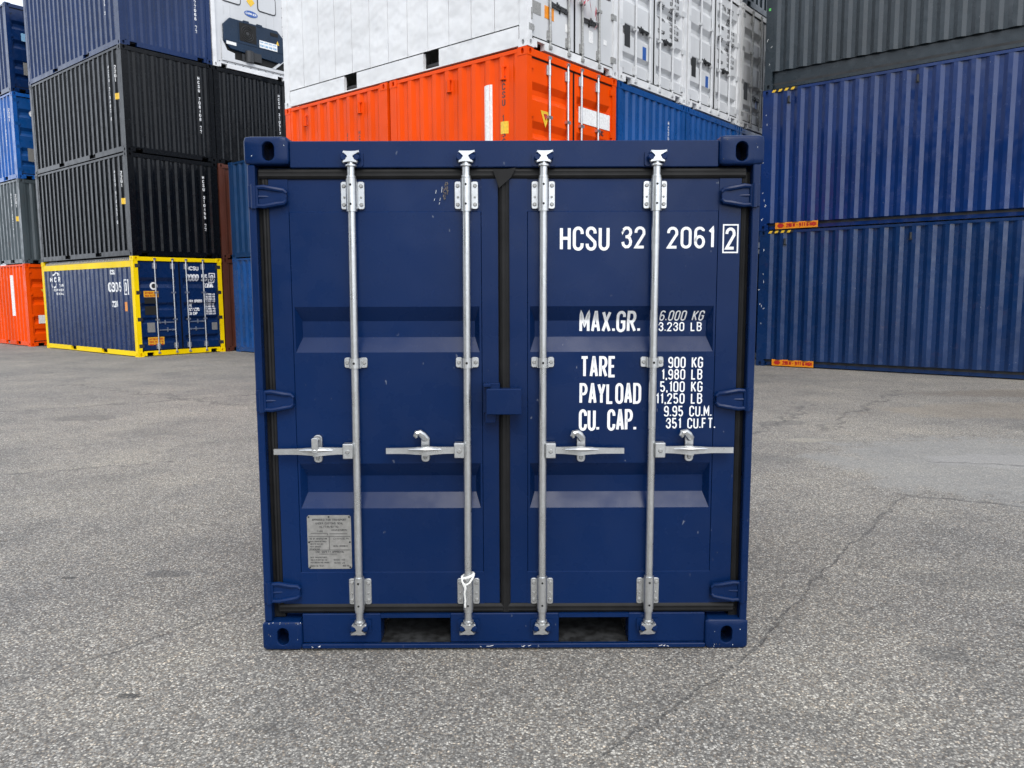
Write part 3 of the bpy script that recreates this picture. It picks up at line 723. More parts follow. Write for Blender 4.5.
# ---- next slot behind stack A: brown pair, black, white refrigerated container
ar = av+2.47
container('rust brown container on the ground, only its edge showing beside the yellow frame', au, ar, 0, MAT['brown'])
container('rust brown container one level up, a thin edge beside the lower black container', au, ar, H1, MAT['brown'])
Q3 = container('black container with a plain ribbed end beneath the white refrigeration unit', au, ar, 2*H1, MAT['black'])
stacked(Q3, Lx, 'HCSU 310517 3', 'HCSU 310517 22', 2.02)
Q4 = container('white refrigerated container with a dark blue cooling unit in its end', au, ar, 3*H1, MAT['white'], end='none', side='smooth', pockets=False)
def reefer_end(root):
    H = H1; x0, x1, z0, z1 = .12, CW-.12, .15, H-.12
    bm = NB(); box(bm, x0, x1, .09, .14, z0, z1)
    for k in range(9): 
        for xx in (x0+.02, x1-.04): box(bm, xx, xx+.02, .082, .0895, z0+.1+k*.26, z0+.13+k*.26, mi=1)
        xx = x0+.1+k*.24; box(bm, xx, xx+.03, .082, .0895, z0+.02, z0+.04, mi=1)
    for a, b in ((.42, .44), (.62, .64), (1.75, 1.77), (2.0, 2.02)): box(bm, a, b, .085, .0895, 1.45, z1)
    e = build('end_panel', bm, [MAT['white_door'], MAT['dark_plate']], root, False)
    for a in (.36, 1.48):
        bm = NB(); prism(bm, rrect(a, a+.6, 1.80, 2.30, .09), .075, .0885); prism(bm, rrect(a+.025, a+.575, 1.825, 2.275, .07), .07, .0755, 1)
        build('access_panel', bm, [MAT['dark_plate'], MAT['white_door']], e, False)
    # recessed machinery bay and cooling unit
    bm = NB(); prism(bm, [(.44, .30), (2.29, .30), (2.29, .8), (.44, .8)], .076, .0885)
    build('machinery_bay', bm, MAT['socket'], e, False)
    bm = NB()
    prism(bm, [(.36, .74), (.36, 1.18), (.56, 1.38), (2.06, 1.38), (2.28, 1.18), (2.28, .60), (2.14, .48), (.56, .56)], .01, .07, 0, .012)
    for a in (.98, 1.40): box(bm, a, a+.16, -.0, .06, 1.34, 1.41)
    prism(bm, [(.38, .77), (2.26, .77), (2.26, .80), (.38, .80)], .0, .0095)
    for a in (.80, 1.36): box(bm, a, a+.015, .002, .0095, .81, 1.34)
    un = build('cooling_unit', bm, MAT['reefer_blue'], e, False)
    bm = NB()
    prism(bm, rrect(.84, 1.36, .84, 1.33, .03), .0015, .0098)
    for r in (.09, .15, .2):
        tube(bm, [(1.08+r*math.cos(k*math.pi/12), -.004, 1.07+r*math.sin(k*math.pi/12)) for k in range(25)], .008, 6, 1)
    tube(bm, [(1.08, -.012, 1.07), (1.08, .002, 1.07)], .05, 12, 1)
    build('fan_grille', bm, [MAT['socket'], MAT['dark_plate']], e, False)
    bm = NB(); prism(bm, [(1.82, 1.20), (2.07, 1.20), (2.07, 1.29), (1.82, 1.29)], .001, .0098); build('vent', bm, MAT['socket'], e, False)
    bm = NB(); tube(bm, [(1.12, .03, .30), (1.12, .03, .60)], .13, 14); box(bm, 1.26, 1.5, -.0, .06, .36, .6); box(bm, .90, .98, 0.02, .06, .3, .5)
    build('compressor', bm, MAT['dark_plate'], e)
    bm = NB()
    prism(bm, [(.30, .30), (.68, .30), (.68, .46), (.46, .50), (.30, .78)], .03, .075)
    prism(bm, [(1.86, .30), (1.96, .30), (2.29, .58), (2.29, .66)], .02, .075)
    box(bm, .30, 2.29, .03, .075, .22, .30)
    build('bay_frame', bm, MAT['white_door'], e, False)
    sticker(e, 'data_label', MAT['label_white'],   .42, .72, .66, .745, xf_end(.0))
    def ex(bm):
        xq = xf_end(-.004)
        for i in range(4): text(bm, 'DANGER', 1.47+.14*i, 0.93, .03, xq, t=.25, width=.11, mi=1); text(bm, 'R 134A', 1.47+.14*i, .82, .06, xq, t=.2, width=.11, mi=1)
        return [MAT['label_lightblue']]
    sticker(e, 'data_label', MAT['label_white'], 1.45, 2.03, .79, .99, xf_end(.0), extra=ex)
    bm = NB(); pts = [(1.27+.21*math.cos(k*math.pi/14), 1.66+.085*math.sin(k*math.pi/14)) for k in range(28)]
    prism(bm, pts, .08, .0885)
    text(bm, 'CARRIER', 1.10, 1.63, .06, xf_end(.079), t=.2, width=.34, mi=1)
    build('oval_badge', bm, [MAT['label_blue'], MAT['lettering']], e, False)
    bm = NB(); prism(bm, [(1.27, 1.86), (1.40, 1.99), (1.27, 2.12), (1.14, 1.99)], .082, .0885); build('hazard_diamond', bm, MAT['label_yellow'], e, False)
    bm = NB(); prism(bm, [(2.0, .98), (2.10, .98), (2.05, 1.1)], .001, .0095); build('hazard_label', bm, MAT['label_yellow'], e, False)
MAT['reefer_blue'] = paint('dark_blue_unit_paint', (.003, .018, .045), .32, .4, .1, spec=.35)
reefer_end(Q4)

# ---- far left stack B: orange, grey, light blue, navy (ten footers)
bu, bv = 27.275, 9.05
L10 = 2.991
trO = [(2.12, 1.86), (1.56, 1.30), (.96, .70), (.56, .40)]
st_or = dict(bar=MAT['orange'], hz=(.92, .92))
B1 = container('orange ten foot container on the ground at the left edge of the photo', bu, bv, 0, MAT['orange'], L=L10, end='doors', style=dict(bar=MAT['galv'], hz=(.92, .9), hinge=MAT['orange']), troughs=trO)
dB = cor_fn(.16, L10-.16); xB = xf_side(L10, .012, dB)
sticker(B1, 'white_stripe', MAT['label_white'], 1.62, 1.78, .95, 2.25, xB)
sticker(B1, 'square_label', MAT['label_white'], .30, .62, .72, .98, xf_end(.03))
bm = NB(); prism(bm, [(.42, 1.80), (.62, 1.80), (.52, 1.64)], .028, .032); build('warning_triangle', bm, MAT['label_yellow'], B1, False)
B2 = container('weathered grey ten foot container on top of the far left orange one', bu, bv, H1, MAT['grey'], L=L10)
stacked(B2, L10, 'HCSU 100214 7')
B3 = container('light blue ten foot container with doors, above the weathered grey one', bu, bv, 2*H1, MAT['skyblue'], L=L10, end='doors', style=dict(bar=MAT['skyblue'], hz=(.92, .9), handle=MAT['galv']), troughs=trO, endmat=MAT['blue'])
stacked(B3, L10, 'HCSU 100306 1', y_lab=False)
bm = NB(); prism(bm, [(.55+.10*math.cos(k*math.pi/10), 2.0+.10*math.sin(k*math.pi/10)) for k in range(20)], .030, .0345); build('round_sticker', bm, MAT['label_white'], B3, False)
sticker(B3, 'data_plate', MAT['plate_grey'], .34, .62, .55, .95, xf_end(.033))
B4 = container('navy ten foot container at the top of the far left stack', bu, bv, 3*H1, MAT['navy'], L=L10, end='doors', style=dict(bar=MAT['navy'], hz=(.92, .9), handle=MAT['galv']), troughs=trO)
sticker(B4, 'square_label', MAT['label_lightblue'], .40, .66, 1.55, 1.78, xf_end(.033)); sticker(B4, 'data_plate', MAT['plate_grey'], .40, .68, .55, .92, xf_end(.033))
for k in range(4):
    container(['teal blue container on the ground behind the far left orange one', 'teal blue container one level up behind the weathered grey one', 'teal blue container two levels up behind the light blue one', 'teal blue container three levels up behind the top navy one'][k], bu, bv+2.47, k*H1, MAT['teal'], L=L10)
B5 = container('bright blue container peeking over the top left navy one', bu, bv+2.47, 4*H1, MAT['skyblue'], L=L10)

# ---- blue pair between the yellow framed stack and the small container
container('bright blue container on the ground, partly hidden by the small container', 19.95-6.058, 11.79, 0, MAT['blue'])
container('faded blue container on top of the bright blue one, partly behind the small container', 19.95-6.058, 11.79, H1, MAT['teal'])

# ---- centre row C
cu, cv = 7.3486, 9.1997
stW = dict(bar=MAT['galv_dull'], hz=(.74, .70), hinge=MAT['galv_dull'], handle=MAT['dark_plate'])
stW2 = dict(bar=MAT['white_door'], hz=(1.0, .98), hinge=MAT['white_door'], handle=MAT['dark_plate'])
trC = [(2.14, 1.88), (1.62, 1.36), (1.0, .80), (.52, .36)]
for i in range(4):
    container(['navy container at the bottom of the centre row, under the orange pair', 'navy container at the bottom of the centre row, second in it', 'navy container at the bottom of the centre row, third from the orange pair', 'navy container at the bottom of the centre row, nearest the tall right stack'][i], cu, cv+2.48*i, 0, MAT['navy'])
C1 = container('orange ten foot container with silver locking bars under the white refrigerated one', cu, cv, H1, MAT['orange'], L=L10, end='doors', style=dict(bar=MAT['galv'], hz=(.92, .9), hinge=MAT['orange']), troughs=trO)
C1b = container('orange ten foot container with no doors showing, behind the one with locking bars', cu+6.058-L10, cv, H1, MAT['orange'], L=L10)
dC = cor_fn(.16, L10-.16); xC = xf_side(L10, .012, dC)
sticker(C1, 'white_stripe', MAT['label_white'], 2.12, 2.29, .95, 2.16, xC)
letters(C1, MAT['lettering_black'], lambda bm: vtext(bm, 'HCSU 115600 2', 2.50, 2.25, .1, xC, 1.15))
letters(C1b, MAT['lettering_black'], lambda bm: vtext(bm, 'HCSU 115', 1.85, 1.9, .08, xC, 1.15), lambda bm: vtext(bm, 'HCSU 115', 2.2, 1.9, .08, xC, 1.15))
sticker(C1, 'warning_label', MAT['label_yellow'], 2.47, 2.60, 1.40, 1.58, xC)
for r_, ss in ((C1, (1.35, 2.48)), (C1b, (.6, 2.2))):
    for s in ss:
        bm = NB()
        for a, b, z in ((s, s+.1, 2.36), (s, s+.1, 2.18)): box(bm, -.012, .02, L10-b, L10-a, z, z+.02)
        tube(bm, [(-.008, L10-s-.05, 2.18), (-.008, L10-s-.05, 2.37)], .03, 8)
        build('lashing_ring', bm, MAT['orange'], r_)
bm = NB(); prism(bm, [(.36, 1.74), (.60, 1.74), (.48, 1.50)], .028, .032); prism(bm, [(.43, 1.70), (.53, 1.70), (.48, 1.60)], .0265, .0278, 1)
build('warning_triangle', bm, [MAT['label_yellow'], MAT['label_red']], C1, False)
sticker(C1, 'white_stripe', MAT['label_white'], 1.36, 2.27, 1.72, 1.97, xf_end(.030))
letters(C1, MAT['lettering_black'], lambda bm: (text(bm, 'DIC', 1.95, 1.60, .09, xf_end(.034), t=.2), text(bm, '115600 2', 1.45, 1.36, .07, xf_end(.034), t=.2)))
C2 = container('white refrigerated container with a smooth dented side, on the orange pair', cu, cv, 2*H1, MAT['white'], end='doors', side='smooth', style=stW, troughs=[], rail=.30, endmat=MAT['white_door'], pockets=True)
sticker(C2, 'data_plate', MAT['plate_grey'], .13, .36, .50, .68, xf_end(.033)); sticker(C2, 'orange_label', MAT['label_orange'], .45, .68, .50, .68, xf_end(.033))
for q in ((.98, 1.10, .42, .54), (1.62, 1.74, .42, .60), (2.05, 2.14, .48, .56)): sticker(C2, 'square_label', MAT['label_white'], *q, xf_end(.033))
bm = NB(); 
for q in ((.09, .25), (.45, .60)): box(bm, .09, .12, -.006, .004, q[0]+.3, q[1]+.3)
build('door_stop', bm, MAT['galv_dull'], C2, False)
letters(C2, MAT['lettering_black'], lambda bm: [text(bm, s, 1.95, 1.42-.11*i, .07, xf_end(.034), t=.2, width=.3) for i, s in enumerate(('4500 KG', '67.2 LB', '28.0 CUM'))])
names = ['white container with blue sticker and recessed doors, beside the refrigerated one', 'white container with black figures on its door, third in the white row', 'dull grey white container squeezed against the tall right hand stack']
low = ['blue container under the white one with the blue sticker', 'blue container under the third white one', 'blue container under the dull grey white one']
for i in range(1, 4):
    b2 = container(low[i-1], cu, cv+2.48*i, H1, MAT['blue'])
    de = cor_fn(.12, CW-.12, .024, .25)
    letters(b2, MAT['lettering'], lambda bm: vtext(bm, 'HCSU 310233 22', 1.78, 2.2, .075, xf_end(.02, lambda s, z: de(s))))
    w = container(names[i-1], cu, cv+2.48*i, 2*H1, MAT['white'] if i < 3 else MAT['grey_white'], end='doors', style=stW2 if i < 3 else stW, troughs=trC, endmat=MAT['white_door'] if i < 3 else MAT['grey_white'])
    xq = xf_end(.035, lambda s, z: trough_depth(z, trC, .06) if (.17 < s < CW/2-.09 or CW/2+.09 < s < CW-.17) else 0)
    def f(bm):
        text(bm, 'KTN 3807', 1.46, 2.18, .12, xq, t=.17, width=.62); text(bm, '22G1', 1.85, 1.98, .12, xq, t=.17, width=.25)
        for k, (s, t_) in enumerate((('MAX GROSS', '30.480 KG'), ('', '67.200 LB'), ('TARE', '2.220 KG'), ('', '4.890 LB'), ('PAYLOAD', '28.260 KG'), ('', '62.310 LB'), ('CU CAP', '33.2 CU.M'))):
            z = 1.80-.115*k
            if s: text(bm, s, 1.36, z, .075, xq, t=.2, width=.26)
            text(bm, t_, 1.80, z, .075, xq, t=.2, width=.34)
    letters(w, MAT['lettering_black'], f)
    sticker(w, 'data_plate', MAT['dark_plate'], .22, .40, .62, .98, xf_end(.033))
    sticker(w, 'blue_sticker', MAT['label_blue'], .83, .95, .52, .74, xf_end(.033))
container('white container on top of the third white one, cut off by the top edge', cu, cv+2.48*2, 3*H1, MAT['white'], end='doors', style=stW2, troughs=trC, endmat=MAT['white_door'])
container('dark slate container on top of the dull grey white one', cu, cv+2.48*3, 3*H1, MAT['slate'])
# red and white tape tied round the refrigerated container's door bars
bm = NB(); rnd = random.Random(3); base = C2.location
path = [(.93, .97), (1.0, 1.05), (1.13, .92), (1.22, 1.02), (1.34, .90), (1.45, 1.0), (1.52, .84), (1.60, .95), (1.62, .72), (1.66, .90), (1.72, .66), (1.60, .58)]
pp = [Vector((x, -.075+.025*math.sin(i*2.1), z+.02)) for i, (x, z) in enumerate(path)]
for i, (a, b) in enumerate(zip(pp, pp[1:])):
    n_ = 3
    for k in range(n_):
        p, q = a.lerp(b, k/n_), a.lerp(b, (k+1)/n_); w = Vector((.0, .012, .055)) if i % 2 else Vector((.04, .014, .045))
        f = bm.faces.new([bm.verts.new(v) for v in (p-w, q-w*.9, q+w*.9, p+w)]); f.material_index = 1 if (i+k) % 3 == 2 else 0
bmesh.ops.solidify(bm, geom=bm.faces[:], thickness=.003)
tp = build('barrier_tape', bm, [MAT['tape_red'], MAT['label_white']], None, False)
tp.location = base; tp.rotation_euler = (0, 0, YAW)
tp['label'] = 'red and white barrier tape tied around the door bars of the white refrigerated container'; tp['category'] = 'tape'

# ---- tall stack E on the right (forty foot high cubes)
eu, ev = 6.706, 16.297; HE = 2.875; LE = 12.192
el = ['worn navy high cube container on the ground at the right, orange sticker near its foot', 'royal blue high cube container in the middle of the right hand stack', 'slate grey high cube container at the top of the right hand stack']
dE = cor_fn(.16, LE-.16); xE = xf_side(LE, .012, dE); xR = xf_side(LE, .006)
for k, m in enumerate(('navy_worn', 'royal', 'slate')):
    e = container(el[k], eu-LE, ev, k*HE, MAT[m], L=LE, H=HE, pockets=False, setback=.085, rail=(.16, .16, .37)[k])
    if k < 2:
        def ex(bm):
            xq = xf_side(LE, .03)
            prism_pts = [(.38, .088), (.42, .13), (.49, .13), (.53, .088), (.49, .045), (.42, .045)]
            f = bm.faces.new([bm.verts.new(xq(s, z, .002)) for s, z in prism_pts]); f.material_index = 1
            text(bm, '2.90 M - 9 FT 6 HIGH', .57, .045, .085, xq, t=.24, width=.62, mi=1)
            return [MAT['label_red']]
        sticker(e, 'warning_label', MAT['label_orange'], .34, 1.22, .020, .152, xf_side(LE, .033), extra=ex)
        bm = NB()
        for j in range(8):
            s0 = .19+j*.065
            a = [(.003, LE-s0, HE-.062), (.003, LE-s0-.065, HE-.062), (.003, LE-s0-.095, HE-.014), (.003, LE-s0-.03, HE-.014)]
            f = quad(bm, *a, mi=j % 2)
        build('hazard_stripe', bm, [MAT['label_yellow'], MAT['lettering_black']], e, False)
    for s in (.55, 2.95, 5.4, 7.8):
        bm = NB()
        box(bm, -.004, .03, LE-s-.03, LE-s+.03, HE-.32, HE-.30); tube(bm, [(.0, LE-s, HE-.30), (.0, LE-s, HE-.18)], .022, 8)
        build('lashing_ring', bm, MAT['dark'], e)
    rr_ = random.Random(k+20)
    def marks(bm):
        xq = xf_side(LE, .006)
        for j in range(8):
            z = rr_.uniform(.2, HE-.2); s = rr_.uniform(.02, .13); w = rr_.uniform(.01, .035)
            strokes(bm, [(s, z), (s+rr_.uniform(-.02, .02), z+w), (s+rr_.uniform(-.01, .03), z+w*1.8)], .008, xq, .5, zo=j*.0002)
    letters(e, MAT['label_white'], marks, name='paint_scuffs')
    if k == 2: sticker(e, 'green_sticker', MAT['label_green'],   .06, .10, 1.58, 1.63, xf_side(LE, .006))
#FRONT
# ------------------------------------------------------------------ the small navy container in front
FX, FY = -.0302, 3.3639
F = thing('small_container', 'small navy container with closed double doors and white figures, alone in front', 'shipping container', (FX-.0045, FY, .001), R(.073))
F.rotation_euler.y = R(.17)
NV, GV, RB = MAT['navy_front'], MAT['galv'], MAT['rubber']
HF, WF, LF = 2.2646, 1.10, 2.438
def front_casting(x0, x1, z0, z1, hx, hz, hh, out):
    """cast block with a rounded outline, chamfered front and an oval hole"""
    bm = NB(); cx, cz = (x0+x1)/2, (z0+z1)/2; n = 40
    def outline(ins, rad=.015):
        P = []
        a, b = (x1-x0)/2-ins, (z1-z0)/2-ins
        for k in range(n):
            t = 2*math.pi*(k+.5)/n; c, s = math.cos(t), math.sin(t); lo, hi = 0, .3
            for _ in range(30):
                m = (lo+hi)/2; qx, qz = abs(m*c), abs(m*s)
                ok = qx <= a and qz <= b and not (qx > a-rad and qz > b-rad and math.hypot(qx-a+rad, qz-b+rad) > rad)
                lo, hi = (m, hi) if ok else (lo, m)
            P.append((cx+lo*c, cz+lo*s))
        return P
    def hole(y, sc=1):
        P = []; r = .0255*sc; L = hh/2-.0255
        for k in range(n):
            t = 2*math.pi*(k+.5)/n; x, z = math.cos(t)*r, math.sin(t)*r
            P.append((hx+x, hz+z+(L if z > 0 else -L)))
        return P
    rows = [(outline(0), .128), (outline(0), .008), (outline(.003), .003), (outline(.008), 0), (hole(0, 1.1), 0), (hole(0), .003), (hole(0), .035), (hole(0, 1.25), .05), (hole(0, 1.25), .13)]
    vr = [[bm.verts.new((x, y, z)) for x, z in P] for P, y in rows]
    for A, B in zip(vr, vr[1:]):
        for k in range(n): bm.faces.new((A[k], A[(k+1) % n], B[(k+1) % n], B[k]))
    bm.faces.new(vr[-1]); bm.faces.new(vr[0][::-1])
    build('corner_casting', bm, NV, F)
front_casting(-1.098, -.910, 2.150, 2.2646, -.995, 2.204, .078, -1)
front_casting(.912, 1.100, 2.144, 2.2646, 1.005, 2.199, .080, 1)
front_casting(-1.100, -.922, .002, .134, -1.008, .065, .080, -1)
front_casting(.902, 1.094, .002, .140, .998, .069, .080, 1)
for s in (-1, 1):
    for z0, z1 in ((.002, .12), (HF-.118, HF)):
        bm = casting_bm(min(s*.938, s*1.1), max(s*.938, s*1.1), LF-.178, LF, z0, z1); build('corner_casting', bm, NV, F, False)
# corner posts: an outer flange, a return and a dark recess behind the door edge
for s in (-1, 1):
    bm = NB()
    def bx(a, b, *r, **k): box(bm, *sorted((s*a, s*b)), *r, **k)
    bx(1.056, 1.088, .004, .030, .136, 2.148, bev=.004)
    bx(1.0565, 1.090, .0305, .13, .136, 2.148)
    bx(.90, 1.056, .085, .13, .136, 2.148)
    for z in (2.016, 1.141, .272):       # hinge lug blocks on the post
        bx(1.050, 1.086, -.004, .0035, z-.048, z+.048, bev=.003)
        tube(bm, [(s*1.062, -.002, z-.05), (s*1.062, -.002, z+.05)], .012, 10)
    build('corner_post', bm, NV, F)
    bm = NB(); box(bm, *sorted((s*.95, s*1.09)), LF-.16, LF-.01, .12, HF-.118); build('corner_post', bm, NV, F, False)
# header and sill
bm = NB(); box(bm, -.9095, .9115, .016, .10, 2.137, 2.248, .004)
box(bm, -1.04, 1.04, .075, .12, 2.07, 2.1365)
build('header', bm, NV, F)
bm = NB()
for a, b in ((-.9215, -.567), (-.251, .240), (.556, .9015)): box(bm, a, b, .016, .11, .030, .165, .003)
for a, b in ((-.567, -.251), (.240, .556)): box(bm, a, b, .016, .11, .146, .165, .0)
box(bm, -.9215, .9015, -.004, .020, .010, .0295, .003)
build('sill', bm, NV, F)
for a in (-.567, .240):
    bm = NB()
    box(bm, a, a+.316, .1105, 1.6, .147, .128); box(bm, a, a+.316, .0205, 1.6, .008, .020)
    box(bm, a+.004, a+.312, .42, .44, .027, .146)
    quad(bm, (a+.002, .0205, .024), (a+.314, .0205, .024), (a+.314, .42, .052), (a+.002, .42, .052))
    for k in range(7): 
        xx = a+.03+k*.043; box(bm, xx, xx+.006, .413, .4195, .03, .1)
    build('forklift_pocket', bm, MAT['pocket'], F, False)
# body behind
for s in (-1, 1):
    bm = wall_bm('x', .15, LF-.15, .13, HF-.05, s*1.088, -s); build('side_wall', bm, NV, F, False)
    bm = NB(); box(bm, *sorted((s*1.03, s*1.096)), .17, LF-.18, HF-.08, HF-.015); build('top_side_rail', bm, NV, F, False)
    bm = NB(); box(bm, *sorted((s*1.03, s*1.094)), .17, LF-.18, .012, .145); build('bottom_side_rail', bm, NV, F, False)
build('end_wall', wall_bm('y', -1.0, 1.0, .13, HF-.08, LF-.02, -1, .045, .25), NV, F, False)
bm = NB(); box(bm, -1.03, 1.03, .12, LF-.03, HF-.05, HF-.03); build('roof', bm, NV, F, False)
bm = NB(); box(bm, -1.0, 1.0, .45, LF-.05, .15, .17); build('floor', bm, MAT['dark'], F, False)
bm = NB(); box(bm, -.93, .93, LF-.09, LF-.012, .02, .128); box(bm, -.93, .93, LF-.09, LF-.012, HF-.11, HF-.02); build('rear_rail', bm, NV, F, False)

TR = [(1.549, 1.350), (.855, .651)]; TD, TSL = .040, .064
YD = .0305                     # door frame face
YT, YB = .0350, .0275          # upper strip set back, lower strip lapped over
YP = .0315                     # inset panel face
def fdoor(x0, x1, xa, xb, s):
    """x0..x1 leaf, xa..xb inset panel"""
    bm = NB(); z0, z1 = .205, 2.098; pa, pb = .357, 1.953
    # frame around the panel
    for a, b in ((x0, xa), (xb, x1)):
        quad(bm, (a, YD, pb), (b, YD, pb), (b, YD, z1), (a, YD, z1)); quad(bm, (a, YD, z0), (b, YD, z0), (b, YD, pa), (a, YD, pa))
    quad(bm, (xa, YT, pb+.003), (xb, YT, pb+.003), (xb, YT, z1), (xa, YT, z1)); quad(bm, (xa, YB, z0), (xb, YB, z0), (xb, YB, pa-.003), (xa, YB, pa-.003))
    quad(bm, (xa, YP, pb), (xb, YP, pb), (xb, YT, pb+.003), (xa, YT, pb+.003)); quad(bm, (xa, YB, pa-.003), (xb, YB, pa-.003), (xb, YP, pa), (xa, YP, pa))
    for q in (xa, xb): quad(bm, (q, YD, pb), (q, YD, z1), (q, YT, z1), (q, YT, pb)); quad(bm, (q, YD, z0), (q, YD, pa), (q, YB, pa), (q, YB, z0))
    quad(bm, (x0, YD, pa), (xa, YD, pa), (xa, YD, pb), (x0, YD, pb)); quad(bm, (xb, YD, pa), (x1, YD, pa), (x1, YD, pb), (xb, YD, pb))
    e = .0018
    for q, sg in ((xa, 1), (xb, -1)):
        quad(bm, (q, YD, pa), (q, YD, pb), (q+sg*e, YP+.004, pb), (q+sg*e, YP+.004, pa)); quad(bm, (q+sg*e, YP+.004, pa), (q+sg*e, YP+.004, pb), (q+sg*2*e, YP, pb), (q+sg*2*e, YP, pa))
    panel_face(bm, xa+2*e, xb-2*e, pa, pb, YP, TR, TD, xa+.012, xb-.012, TSL, .022)
    # edges of the leaf
    for a, b in (((x0, z0), (x1, z0)), ((x1, z0), (x1, z1)), ((x1, z1), (x0, z1)), ((x0, z1), (x0, z0))):
        quad(bm, (a[0], YD, a[1]), (b[0], YD, b[1]), (b[0], YD+.05, b[1]), (a[0], YD+.05, a[1]))
    return build('door', bm, NV, F, False, facing=True)
DL = fdoor(-1.007, -.0275, -.925, -.098, -1)
DR = fdoor(.0205, 1.016, .098, .922, 1)
# rubber seals: a rounded bead all the way round each leaf
def bead(bm, a, b, w, y=.030, dep=.014):
    """flattened half-round bead between two points in the x,z plane"""
    a, b = Vector((a[0], 0, a[1])), Vector((b[0], 0, b[1])); d = (b-a).normalized(); n = Vector((-d.z, 0, d.x)); rows = []
    for p in (a, b):
        r_ = []
        for k in range(9):
            t = math.pi*k/8; o = -math.cos(t)*w/2; dd = dep*(math.sin(t)**.6)
            if 3 <= k <= 5: dd -= .003 if k == 4 else 0
            r_.append(bm.verts.new((p.x+n.x*o, y-dd+.012, p.z+n.z*o)))
        rows.append(r_)
    for k in range(8): bm.faces.new((rows[0][k], rows[0][k+1], rows[1][k+1], rows[1][k]))
for d, xl, xr in ((DL, -1.0245, -.0105), (DR, .0075, 1.0305)):
    bm = NB()
    bead(bm, (xl-.02, 2.1135), (xr, 2.1135), .046, .026, .018); bead(bm, (xr, .187), (xl, .187), .046, .026, .018)
    if d is DL: bead(bm, (xl, .18), (xl, 2.11), .034)
    else: bead(bm, (xr, 2.11), (xr, .18), .030); bead(bm, (.0, .17), (.0, 2.09), .046, .026, .018)
    if d is DR:    # mitred lap at the top of the middle seal
        prism(bm, [(-.048, 2.128), (.012, 2.128), (.05, 2.134), (.03, 2.095), (.014, 2.08), (-.022, 2.05)], .006, .014)
    build('gasket', bm, RB, d)
bm = NB()
for q in ((-1.0562, -1.0075), (1.0165, 1.0562)): box(bm, *q, .05, .0848, .14, 2.12)
box(bm, -.027, .020, .045, .07, .18, 2.11)
box(bm, -1.0398, 1.0398, .06, .0745, 2.0985, 2.1175); box(bm, -1.0398, 1.0398, .06, .0745, .1785, .2045)
build('door_gap_liner', bm, RB, F, False)

# --- locking gear
YR = -.004                     # bar axis
def bolt(bm, x, z, y, r=.0085, mi=0):
    tube(bm, [(x, y+.002, z), (x, y-.003, z), (x, y-.006, z)], [r, r, r*.7], 10, mi)
def lock_bar(par, x, lean=0):
    bm = NB(); X = lambda z: x+lean*(z-1.1)
    tube(bm, [(X(.12), YR, .12), (X(2.16), YR, 2.16)], .0165, 20)
    for z0, z1, r in ((.196, .345, .0235), (1.952, 2.088, .0235), (2.088, 2.100, .0205), (.182, .196, .0205), (.134, .142, .024), (2.138, 2.146, .025)):
        tube(bm, [(X(z0), YR, z0), (X((z0+z1)/2), YR, (z0+z1)/2), (X(z1), YR, z1)], [r*.97, r, r*.97], 20)
    # cams: a boss with two uneven horns
    for z, sg in ((2.172, 1), (.112, -1)):
        xx = X(z); tube(bm, [(xx, YR, z-.032), (xx, YR, z+.022*sg if sg > 0 else z+.03)], [.017, .014], 12)
        X_ = [(-.036,-.014),(-.031,-.024),(-.009,-.013),(.009,-.013),(.031,-.024),(.036,-.014),(.010,.002),(.010,.012),(.043,.022),(.041,.033),(.008,.025),(-.012,.025),(-.028,.031),(-.034,.022),(-.009,.010),(-.009,.002)]
        prism(bm, [(xx+a*sg*.92, z+sg*w*.95) for a, w in X_], YR-.024, YR-.004, 0, .003)
        prism(bm, [(xx+a*.62, z+sg*w*.9) for a, w in X_], YR-.0035, YR+.018, 2)
        for q in (-1, 1):
            tube(bm, [(xx+q*.027, YR+.021, z+.001*sg), (xx+q*.027, YR-.022, z+.001*sg), (xx+q*.027, YR-.026, z+.001*sg)], [.015, .013, .010], 14, 2)
            prism(bm, rrect(xx+q*.029-.021, xx+q*.029+.021, z-.032, z+.030, .010), YR+.010, YR+.0195, 2)  # navy back plates, also put in as the dark shadow behind the cam
    # holes
    for z in (.218, .322, 1.982, 2.062, 1.307):
        tube(bm, [(X(z), YR-.0225, z), (X(z), YR-.0246, z)], .0048, 10, 1)
    build('locking_bar', bm, [GV, MAT['socket'], NV], par)
    # guide brackets
    for zc, hh_, nb in ((2.022, .058, 2), (1.306, .0225, 1), (.268, .060, 2)):
        bm = NB(); xx = X(zc)
        for q in (-1, 1):
            a, b = sorted((xx+q*.021, xx+q*.050)); prism(bm, rrect(a, b, zc-hh_, zc+hh_, .009), .020, .0285, 0, .0015)
            for k in range(nb): bolt(bm, xx+q*.037, zc+(0 if nb == 1 else (k-.5)*hh_*1.35), .020, .0085, 1)
            if nb == 2: bolt(bm, xx+q*.036, zc-.008, .020, .005, 1)
        if nb == 1:
            # strap round the bar
            P = [(xx+.0235*math.cos(R(t)), YR-.0235*math.sin(R(t))) for t in range(0, 181, 15)]
            for (xa, ya), (xb, yb) in zip(P, P[1:]): quad(bm, (xa, ya, zc-.022), (xb, yb, zc-.022), (xb, yb, zc+.022), (xa, ya, zc+.022))
            for q in (-1, 1): box(bm, *sorted((xx+q*.0215, xx+q*.0255)), YR, .0285, zc-.022, zc+.022)
            tube(bm, [(xx, YR-.022, zc), (xx, YR-.025, zc)], .005, 10, 2)
        else:
            for q in (-1, 1): box(bm, *sorted((xx+q*.0180, xx+q*.0215)), YR+.003, .0285, zc-hh_, zc+hh_)
        build('bar_bracket', bm, [GV, MAT['bolt'], MAT['socket']], par)
